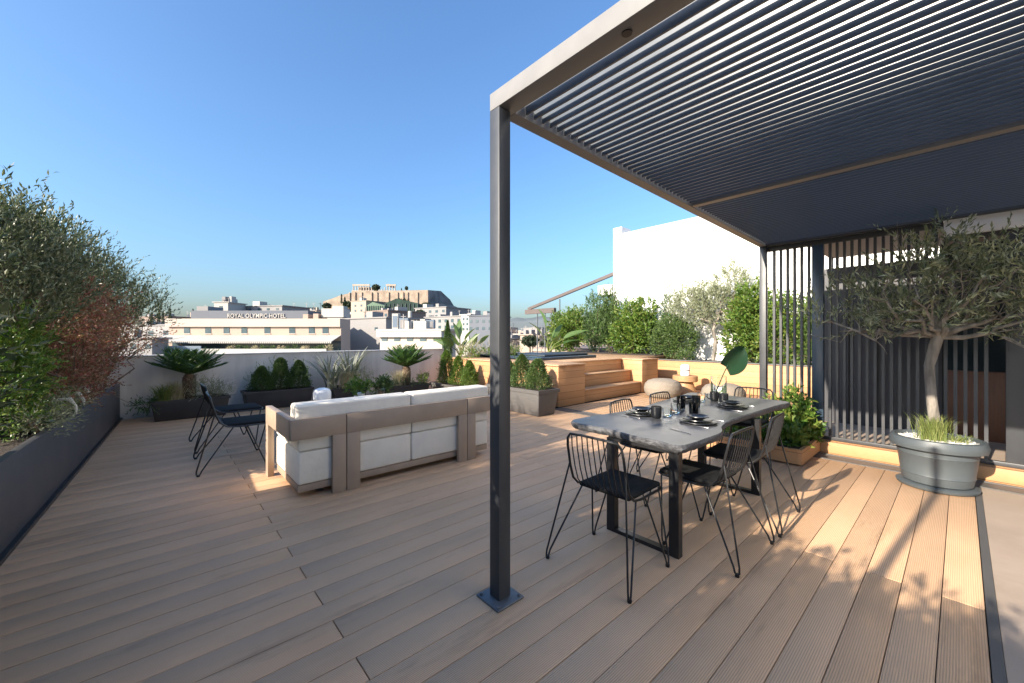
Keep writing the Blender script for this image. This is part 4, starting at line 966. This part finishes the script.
z1 = fz(335.2,70); z0 = fz(341.2,66.4)
aw2.add([(q[0].x,q[0].y,z1),(q[1].x,q[1].y,z1),(q[2].x,q[2].y,z0),(q[3].x,q[3].y,z0),(q[0].x,q[0].y,z1-.08),(q[1].x,q[1].y,z1-.08),(q[2].x,q[2].y,z0-.08),(q[3].x,q[3].y,z0-.08)], [(0,1,2,3),(7,6,5,4),(3,2,6,7),(0,3,7,4),(2,1,5,6)])
for k in range(90):
    u = -.02+1.02*k/90; fbox(aw2, A, B, n, u, u+.0085, -3.62, -3.60, z0-.35, z0-.02)
aw2.build('awning', M['cwhite'], H)
m = MB(); fbox(m, A, B, n, .02, 1, -.05, -.01, -1.9, fz(341,70)); m.build('dark_opening', M['win'], H)
m = MB(); fbox(m, A, B, n, -.02, 1.0, -5.4, -.06, -2.2, -1.9); m.build('terrace_floor', M['cbeige'], H)
m = MB(); fbox(m, A, B, n, .33, 1.0, -5.6, -5.4, -2.2, fz(348.8,64.5)); m.build('balustrade', M['cwhite'], H)
m = MB(); fbox(m, A, B, n, -.02, .329, -5.6, -5.4, -2.2, fz(346,64.5)); m.build('glass_balustrade', M['cblue'], H)
# sign lettering
cu = bpy.data.curves.new('sign', 'FONT'); cu.body = 'ROYAL OLYMPIC HOTEL'; cu.size = 1.0; cu.extrude = .04; cu.space_character = 1.05; cu.offset = .014
so = bpy.data.objects.new('sign_tmp', cu); COL.objects.link(so)
bpy.context.view_layer.update()
sme = bpy.data.meshes.new_from_object(so.evaluated_get(bpy.context.evaluated_depsgraph_get()))
bpy.data.objects.remove(so); sme.name = 'sign_lettering'
co = np.zeros(len(sme.vertices)*3); sme.vertices.foreach_get('co', co); co = co.reshape(-1,3)
w0 = co[:,0].max()-co[:,0].min(); h0 = co[:,1].max()-co[:,1].min()
W_ = (285.6-227.5)/400*73.9; Hh = (317.8-313.5)/400*73.9
S0 = far(227.5, 73.9); out = np.zeros_like(co)
xx = (co[:,0]-co[:,0].min())/w0*W_; zz = (co[:,1]-co[:,1].min())/h0*Hh; yy = co[:,2]
hl = np.array(H.location)
out[:,0] = S0[0]+RT[0]*xx-FW[0]*yy-hl[0]; out[:,1] = S0[1]+RT[1]*xx-FW[1]*yy-hl[1]; out[:,2] = fz(317.9,73.9)+zz-hl[2]
sme.vertices.foreach_set('co', out.ravel()); sme.materials.clear(); sme.materials.append(M['cwhite']); sme.update()
sob = bpy.data.objects.new('sign_lettering', sme); COL.objects.link(sob); sob.parent = H
rgc = np.random.default_rng(200)
for k in range(13):
    px = 231 + k*8.2 + rgc.normal()*1.2; p = far(px, 65.2)
    t = thing('terrace_shrub', 'one of the small dark shrubs lined up on the hotel terrace', 'shrub', (p[0],p[1],-1.9), 'shrubs on the hotel terrace')
    b = MB(); b.tube([(p[0],p[1],-1.9), (p[0],p[1],-1.0)], .05, 5); b.build('stem', M['twig'], t)
    b = MB(); sprigs(b, [(p[0],p[1],-.75+.2*rgc.random(),.5,.5,.5+.25*rgc.random())], 60, 7, .3, .16, .09, rgc); b.build('foliage', M['box'] if k % 3 else M['straw'], t)

# buildings around the hotel
block('grey_block', 'flat grey block rising behind the hotel sign', (228, 130), (282, 125), 306.5, 'cgrey', 12, [(309, 311, us(6), .05)])
block('white_roof_house', 'small white roof house behind the left part of the hotel', (214, 120), (228, 120), 302.5, 'cwhite', 8, [(306, 308, [.5], .25)])
block('low_grey_house', 'low grey flat roofed house left of the hotel', (120, 92), (170, 85), 326, 'cgrey', 14, [(331, 336, us(4), .09), (340, 345, us(4), .09)])
block('low_blue_roof_house', 'low pale house with bluish roof in front of the red shrub', (100, 62), (152, 62), 339, 'cgrey', 3, [(344, 349, us(4), .1)])
block('brown_house', 'brown house with cypress trees left of the hotel', (138, 170), (170, 165), 317, 'cbrown', 10, [(320, 324, us(3), .12)])
block('grey_concrete_block', 'blank grey concrete block at the right end of the hotel', (341, 88), (386, 80), 318.8, 'cgrey', 12, [(328, 331, [.8], .06)])
block('beige_tower', 'beige tower block under the fortress wall', (351, 210), (366, 205), 301.2, 'cbeige', 14, [(305, 307, [.3,.7], .12), (310, 312, [.3,.7], .12)])
block('brown_flat_block', 'brownish pink flat block right of the grey concrete block', (364, 160), (388, 150), 311.5, 'cbrown', 18, [(315, 317.5, us(4), .1), (321, 323.5, us(4), .1)])
block('grey_flat_block', 'grey flat block below the dark green scaffold netting', (385, 160), (402, 160), 311, 'cgrey', 16, [(315, 318, us(3), .14), (321, 324, us(3), .14)])
block('grey_stepped_block', 'grey stepped block right of the dark green netting', (415, 190), (446, 180), 308, 'cgrey', 18, [(311, 313.5, us(5), .08), (316, 318.5, us(5), .08), (321, 323.5, us(5), .08)])
block('bluish_block', 'bluish grey apartment block below the cliff', (425, 140), (462, 130), 317, 'cgrey', 15, [(320, 323, us(6), .07), (326, 329, us(6), .07)])
block('white_apartment_block', 'narrow white apartment block with small dark windows near the front post', (461, 120), (470, 118), 315, 'cwhite', 10, [(318, 320.5, [.3,.7], .2), (323, 325.5, [.3,.7], .2), (328, 330.5, [.3,.7], .2)])
block('dark_apartment_block', 'dark grey apartment block just left of the front post', (469, 115), (492, 112), 316, 'signband', 12, [(320, 323, us(4), .12), (327, 330, us(4), .12)])
tr_, A2, B2, n2, zt2 = block('cream_terrace_house', 'low cream house with roof plant behind the second cycad', (380, 51), (442, 48), 331, 'cream', 3.5, [(336.5, 341, us(5), .10)])
m = MB(); fbox(m, A2, B2, n2, -.02, 1.02, -.5, -.02, zt2-.75, zt2-.05); m.build('cornice', M['cwhite'], tr_)
def roofbox(name, label, cat, px0, px1, y0, y1, d, mat, dep, grp=None):
    A = far(px0, d); B = far(px1, d); D = Vector((B[0]-A[0],B[1]-A[1])); nn = Vector((-D.y,D.x)).normalized()
    if nn.dot(Vector(FW)) < 0: nn = -nn
    zb = zt2+.26
    t = thing(name, label, cat, ((A[0]+B[0])/2, (A[1]+B[1])/2, zb), grp)
    m = MB(); fbox(m, A, B, nn, 0, 1, 0, dep, zb, fz(y0, d)); m.build('body', M[mat], t)
    m = MB(); fbox(m, A, B, nn, .12, .88, -.03, -.003, zb+.12*(fz(y0,d)-zb), zb+.85*(fz(y0,d)-zb)); m.build('front_panel', M['cblue'] if mat != 'cblue' else M['cgrey'], t)
RG = 'plant boxes on the cream house roof'
roofbox('roof_unit', 'white roof unit at the left of the cream house roof', 'roof unit', 392, 398, 313.5, 330, 52, 'cwhite', 1.0, RG)
roofbox('roof_unit', 'bluish solar unit on the cream house roof', 'roof unit', 399, 408, 318, 330, 52, 'cblue', 1.0, RG)
roofbox('roof_unit', 'grey roof unit in the middle of the cream house roof', 'roof unit', 411, 417, 320, 330, 52, 'cgrey', 1.0, RG)
roofbox('roof_unit', 'white stair cabin on the cream house roof', 'roof unit', 420, 425, 319, 330, 52, 'cwhite', 1.2, RG)
roofbox('roof_unit', 'blue panel at the right of the cream house roof', 'roof unit', 426, 434, 320, 330, 52, 'cblue', 1.0, RG)
for lab, px, y0, y1, r in (('white upright water tank on the cream house roof, taller one', 410, 311, 318, .26), ('white round water tank on the cream house roof, smaller one', 399, 313.5, 318, .22)):
    p = far(px, 53); t = thing('water_tank', lab, 'water tank', (p[0],p[1],zt2), 'water tanks')
    MB().lathe([(r*.6,fz(y1,53)), (r,fz(y1,53)+.06), (r,fz(y0,53)-.08), (r*.5,fz(y0,53)), (0,fz(y0,53))], (p[0],p[1],0), 16).build('tank', M['cwhite'], t)
    m = MB()
    for dx, dy in ((-.15,-.15), (.15,-.15), (.15,.15), (-.15,.15)): m.box(p[0]+dx-.02, p[0]+dx+.02, p[1]+dy-.02, p[1]+dy+.02, zt2, fz(y1,53)+.05)
    m.build('stand', M['cgrey'], t)
# green netting building
def gable(name, label, px0, px1, yb, yt, d, mat, dep):
    A = Vector(far(px0,d)); B = Vector(far(px1,d)); nn = Vector(FW); z0 = fz(yb,d); z1 = fz(yt,d); z2 = z0+(z1-z0)*.62
    t = thing(name, label, 'building', ((A.x+B.x)/2, (A.y+B.y)/2, -25))
    Mi = A.lerp(B,.35); vs = []
    for o in (Vector((0,0)), nn*dep):
        for p, z in ((A,z0), (B,z0), (B,z2), (Mi,z1), (A,z2)): q = p+o; vs.append((q.x,q.y,z))
    m = MB(); m.add(vs, [(4,3,2,1,0), (5,6,7,8,9), (0,1,6,5), (1,2,7,6), (2,3,8,7), (3,4,9,8), (4,0,5,9)]); m.build('roof', M[mat], t)
    m = MB(); fbox(m, A, B, nn, .02, .98, .5, dep-.5, -25, z0-.01); m.build('wall', M['cgrey'], t)
    for k in range(9):
        u = .03+.94*k/8; m = MB(); fbox(m, A, B, nn, u-.004, u+.004, -.4, -.05, z0-3, z0+(z2-z0)*.98); m.build('scaffold_pole', M['signband'], t)
gable('netted_building', 'building wrapped in dark green scaffold netting below the fortress wall', 384.5, 419, 311.5, 298.5, 205, 'net', 16)
gable('green_roofed_building', 'building with pale green sheeted roof left of the dark netting', 366.5, 385, 311.5, 302, 200, 'netlight', 14)

# distant town right of the post and between things: each house its own
rgd = random.Random(44)
cols = ['cwhite','cream','cbeige','cgrey','peach','cwhite']
nm = {'cwhite':'white','cream':'cream','cbeige':'beige','cgrey':'grey','peach':'peach'}
k = 0
for d in (90, 140, 210, 300, 430, 600):
    px = 494 + rgd.uniform(0, 6)
    while px < 600:
        w = rgd.uniform(7, 14); c = cols[rgd.randrange(6)]; yt = 338 + 8*(110/d)*rgd.uniform(.2,.8) - 6*(d/600) - rgd.uniform(0, 5)
        fl = rgd.randrange(2, 4)
        block('town_house', 'small flat roofed town house in the distance beyond the hot tub', (px, d), (px+w, d*rgd.uniform(.97,1.03)), yt, c, d*.06, [(yt+2+4*q, yt+4+4*q, us(3,.2,.8), .14) for q in range(2)], 'distant town houses')
        px += w*rgd.uniform(.9, 1.5); k += 1
for d in (260, 420, 620):
    px = 150 + rgd.uniform(0, 10)
    while px < 345:
        w = rgd.uniform(9, 18); c = cols[rgd.randrange(6)]; yt = 319 - rgd.uniform(0, 9)
        block('town_house', 'small flat roofed town house in the distance behind the hotel', (px, d), (px+w, d*rgd.uniform(.97,1.03)), yt, c, d*.05, [(yt+1.5, yt+3, us(4,.15,.85), .1)], 'town houses behind the hotel')
        px += w*rgd.uniform(1.0, 2.2)

# rocky hill with fortress wall and ruined temple
def hillmesh(name, prof, d0, d1, mat, nz, lab=None, nx=90, nd=18, amp=2.0, seed=1):
    rgx = np.random.default_rng(seed); mb = MB(); vs = []
    pxs = np.linspace(prof[0][0], prof[-1][0], nx); ph = rgx.random(12)*6.28
    for j in range(nd+1):
        v = j/nd; d = d0+(d1-d0)*v; env = math.sin(PI*min(1, v*1.15+.02)*.5)**.8 if v < .85 else max(0, 1-(v-.85)/.15)**.5
        for px in pxs:
            zr = np.interp(px, [p[0] for p in prof], [fz(p[1], (d0+d1)/2) for p in prof])
            x, y = far(512+(px-512)*((d0+d1)/2)/d, d)
            nse = sum(math.sin(x*.02*(i+1)+ph[i])*math.cos(y*.017*(i+1)+ph[i+6])/(i+1) for i in range(6))*amp
            vs.append((x, y, -25 + (zr+25)*env + nse*min(1, v*4)*.7))
    m_ = nx
    mb.add(vs, [(j*m_+i, j*m_+i+1, (j+1)*m_+i+1, (j+1)*m_+i) for j in range(nd) for i in range(m_-1)], True)
    return struct(name, mb, M[mat])
hillmesh('rocky_hill', [(285,334), (300,324), (314,315), (322,304), (335,300), (352,298), (380,299), (410,298), (432,296), (440,300), (452,305), (458,312), (466,318), (480,326), (500,334)], 560, 780, 'rock', 0, amp=3.0, seed=3)
FWt = thing('fortress_wall', 'long ancient masonry wall crowning the rocky hill', 'wall', (*far(395,640), fz(304,640)))
def wallrun(pts, d, dep, mat, mb):
    for (p0, t0, b0), (p1, t1, b1) in zip(pts[:-1], pts[1:]):
        A = far(p0,d); B = far(p1,d); A2_ = far(p0,d+dep); B2_ = far(p1,d+dep)
        vs = [(A[0],A[1],fz(b0,d)),(B[0],B[1],fz(b1,d)),(B2_[0],B2_[1],fz(b1,d)),(A2_[0],A2_[1],fz(b0,d)),(A[0],A[1],fz(t0,d)),(B[0],B[1],fz(t1,d)),(B2_[0],B2_[1],fz(t1,d)),(A2_[0],A2_[1],fz(t0,d))]
        mb.add(vs, [(3,2,1,0),(4,5,6,7),(0,1,5,4),(1,2,6,5),(2,3,7,6),(3,0,4,7)])
m = MB(); wallrun([(323,301.5,312), (331,299,310), (340,295.5,309), (352,292.5,308), (352.2,291.2,308), (395,290.6,307), (428,290,306)], 630, 90, 'ashlar', m); m.build('curtain_wall', M['ashlar'], FWt)
for px in (349, 354.5, 361, 371, 376.5, 388, 397, 402.5, 407, 417):
    m = MB(); wallrun([(px,292,307), (px+.8,292,307)], 628.4, 1.5, 'ashlar', m); m.build('buttress', M['ashlar'], FWt)
CW = thing('cliff_bastion', 'grey shadowed cliff bastion at the right end of the fortress wall', 'cliff', (*far(440,650), 20))
m = MB()
A = Vector(far(428,630)); pts = [(428,290,630), (434,290.5,660), (441,291,700), (444,294,705), (450,299.5,715), (454,306,725), (457,316,735)]
vs = []
for px, yt, d in pts:
    x, y = far(px,d); vs += [(x,y,fz(330,d)), (x,y,fz(yt,d))]
for px, yt, d in pts:
    x, y = far(px-3,d+60); vs += [(x,y,fz(330,d)), (x,y,fz(yt,d))]
kk = len(pts)
f_ = [(2*i,2*i+2,2*i+3,2*i+1) for i in range(kk-1)] + [(2*kk+2*i+1,2*kk+2*i+3,2*kk+2*i+2,2*kk+2*i) for i in range(kk-1)] + [(2*i+1,2*i+3,2*kk+2*i+3,2*kk+2*i+1) for i in range(kk-1)]
m.add(vs, f_); m.build('rock_face', M['cliff'], CW)
TP = thing('ruined_temple', 'ancient columned temple ruin on top of the fortress hill', 'temple', (*far(374,690), fz(290.5,690)))
d = 690; zb = fz(291.2,d); zc0 = fz(290.6,d); zc1 = fz(286.0,d); zt3 = fz(284.3,d)
A = Vector(far(352.5,d)); B = Vector(far(396,d)); nn = Vector(FW)
m = MB(); fbox(m, A, B, nn, -.01, 1.01, -2, 30, zb-3, zc0); m.build('base', M['marble'], TP)
D = B-A
for i in range(17):
    u = .02+.96*i/16
    hgt = 1.0 if (i <= 6 or i >= 13) else (.35 if 8 <= i <= 11 else .7)
    p = A + D*u; q = MB(); q.lathe([(.95,0),(.75,(zc1-zc0)*hgt)], (p.x,p.y,zc0+.002), 10); q.build('column', M['marble'], TP)
for i in range(8):
    u = .02+.96*i/16; p = A + D*u + nn*28; q = MB(); q.lathe([(.95,0),(.75,zc1-zc0)], (p.x,p.y,zc0+.002), 10); q.build('column', M['marble'], TP)
m = MB(); fbox(m, A, B, nn, 0, .40, -1.2, 1.2, zc1+.01, zt3); m.build('entablature', M['marble'], TP)
m = MB(); fbox(m, A, B, nn, .77, 1.0, -1.2, 1.2, zc1+.01, zt3); m.build('entablature', M['marble'], TP)
m = MB(); fbox(m, A, B, nn, .10, .35, 8, 20, zc0+.003, zc1-.5); m.build('cella_wall', M['ashlar'], TP)
m = MB(); fbox(m, A, B, nn, .80, .86, -1, 28, zc1+.02, zt3+.4); m.build('pediment', M['cgrey'], TP)

# far trees
def far_tree(name, label, px, yb, yt, wpx, d, cone, seed, group=None, zb=None):
    rgx = np.random.default_rng(seed); p = far(px, d); z0 = fz(yb,d) if zb is None else zb; z1 = fz(yt,d); w = wpx/400*d/2
    t = thing(name, label, 'tree', (p[0],p[1],z0), group)
    MB().tube([(p[0],p[1],z0-2), (p[0],p[1],z0+(z1-z0)*.4)], w*.12, 6).build('trunk', M['twig'], t)
    n = 900; q = rgx.random(n)
    if cone: rr = w*np.minimum(1, q*5+.4)*(1-q)**.6*np.sqrt(rgx.random(n)); zz = z0+(z1-z0)*(.04+.96*q)
    else: rr = w*np.sqrt(np.maximum(1-(2*q-1)**2, 0))*rgx.random(n)**.4; zz = z0+(z1-z0)*(.25+.75*q)
    a = rgx.random(n)*2*PI; P = np.stack([p[0]+rr*np.cos(a), p[1]+rr*np.sin(a), zz], 1)
    b = MB(); leaves(b, P, rgx.normal(size=(n,3)), w*.45, w*.3, rgx); b.build('crown', M['scrub'], t)
FT = 'trees on and around the rocky hill'
far_tree('cypress', 'tall dark cypress on the slope left of the fortress wall', 341.5, 304, 294, 2.4, 600, True, 301, FT)
far_tree('cypress', 'second shorter cypress on the slope left of the fortress wall', 344.8, 304, 297, 2.8, 605, True, 302, FT)
far_tree('dark_tree', 'dark round tree in front of the temple ruin', 376, 291.5, 285, 7, 660, False, 303, FT)
far_tree('dark_tree', 'small dark tree on top of the wall right of the temple', 406.5, 291, 286.5, 3.2, 660, False, 304, FT)
far_tree('cypress', 'tiny dark cypress on top of the wall', 401.5, 291, 288, 1.3, 660, True, 305, FT)
for i, (px, yt, w, lab) in enumerate(((152,313,3.5,'left of the hotel, leftmost'), (159,309,4,'left of the hotel, second'), (163,311,3.5,'left of the hotel, third'), (170,308,4.2,'beside the left end of the hotel roof'), (193,309,3,'behind the left part of the hotel roof'))):
    far_tree('cypress', 'dark cypress ' + lab, px, 330, yt, w, 140, True, 310+i, 'cypresses by the hotel')
for i, (px, yb, yt, w, d, lab) in enumerate(((327,309,304,8,590,'scrubby tree clump low on the left flank of the hill'), (350,307,303,12,560,'scrubby tree clump under the left end of the fortress wall'), (402,306,301,14,560,'tree clump above the dark green netting'), (460,322,311,11,200,'dark tree above the white apartment block'), (426,309,304,9,540,'tree clump under the corner of the bastion'), (420,318,311,9,180,'dark tree between the netting and the grey stepped block'), (300,315,311,14,700,'wooded ridge tree left of the hill'), (288,316,312,12,720,'second wooded ridge tree left of the hill'), (312,314,309.5,12,690,'wooded ridge tree next to the hill foot'), (530,346,338,16,70,'green tree below the awning arm'), (548,347,341,14,75,'lower green tree below the awning arm'))):
    far_tree('broad_tree', lab, px, yb, yt, w, d, False, 330+i, 'trees in the town')
def ridge(name, prof, d, mat, dep, seed):
    mb = MB(); rgx = np.random.default_rng(seed); pxs = np.linspace(prof[0][0], prof[-1][0], 80); vs = []
    for j, (v, e) in enumerate(((0,0), (.5,.7), (1,1), (1.6,.3))):
        for px in pxs:
            dd = d+dep*v; x, y = far(px, dd); z = np.interp(px, [p[0] for p in prof], [fz(p[1], d+dep) for p in prof])
            vs.append((x,y,-26+(z+26)*e*(1+.03*rgx.normal())))
    mb.add(vs, [(j*80+i, j*80+i+1, (j+1)*80+i+1, (j+1)*80+i) for j in range(3) for i in range(79)], True); struct(name, mb, M[mat])
ridge('distant_hills', [(120,334), (200,328), (290,320), (330,316), (420,322), (480,322), (520,318), (545,317), (580,321), (640,327), (760,333)], 4200, 'hill', 900, 8)

# ================================================================== light, sky, camera
S = Vector((-1.0, .085, .436)); el = math.atan2(S.z, math.hypot(S.x,S.y)); az = math.atan2(S.x, S.y)
sd_ = bpy.data.lights.new('sun', 'SUN'); sd_.energy = 2.9; sd_.angle = rad(.53); sd_.color = (1.0, .89, .74)
so_ = bpy.data.objects.new('sun', sd_); COL.objects.link(so_); so_.rotation_euler = S.to_track_quat('Z', 'Y').to_euler(); so_.location = (-30, 5, 30)
w = bpy.data.worlds.new('World'); sc.world = w; w.use_nodes = True; nt = w.node_tree
bg = nt.nodes['Background']; sky = nt.nodes.new('ShaderNodeTexSky'); sky.sky_type = 'NISHITA'; sky.sun_disc = False
sky.sun_elevation = el; sky.sun_rotation = az; sky.altitude = 100; sky.air_density = 1.35; sky.dust_density = 2.7; sky.ozone_density = 7.5
nt.links.new(sky.outputs[0], bg.inputs['Color']); bg.inputs['Strength'].default_value = .073
cam = bpy.data.cameras.new('camera'); co_ = bpy.data.objects.new('camera', cam); COL.objects.link(co_); sc.camera = co_
cam.sensor_width = 36; cam.lens = 36*FPX/1024; cam.shift_y = -(341.5-HZ)/1024; cam.clip_start = .05; cam.clip_end = 20000
co_.location = (0, 0, EYE); co_.rotation_euler = (PI/2, 0, -math.atan2(FW[0], FW[1]))
vs_ = sc.view_settings; vs_.view_transform = 'Standard'; vs_.look = 'None'; vs_.gamma = 1; vs_.exposure = 2.08; vs_.use_curve_mapping = False
sc.cycles.max_bounces = 8; sc.cycles.transparent_max_bounces = 8
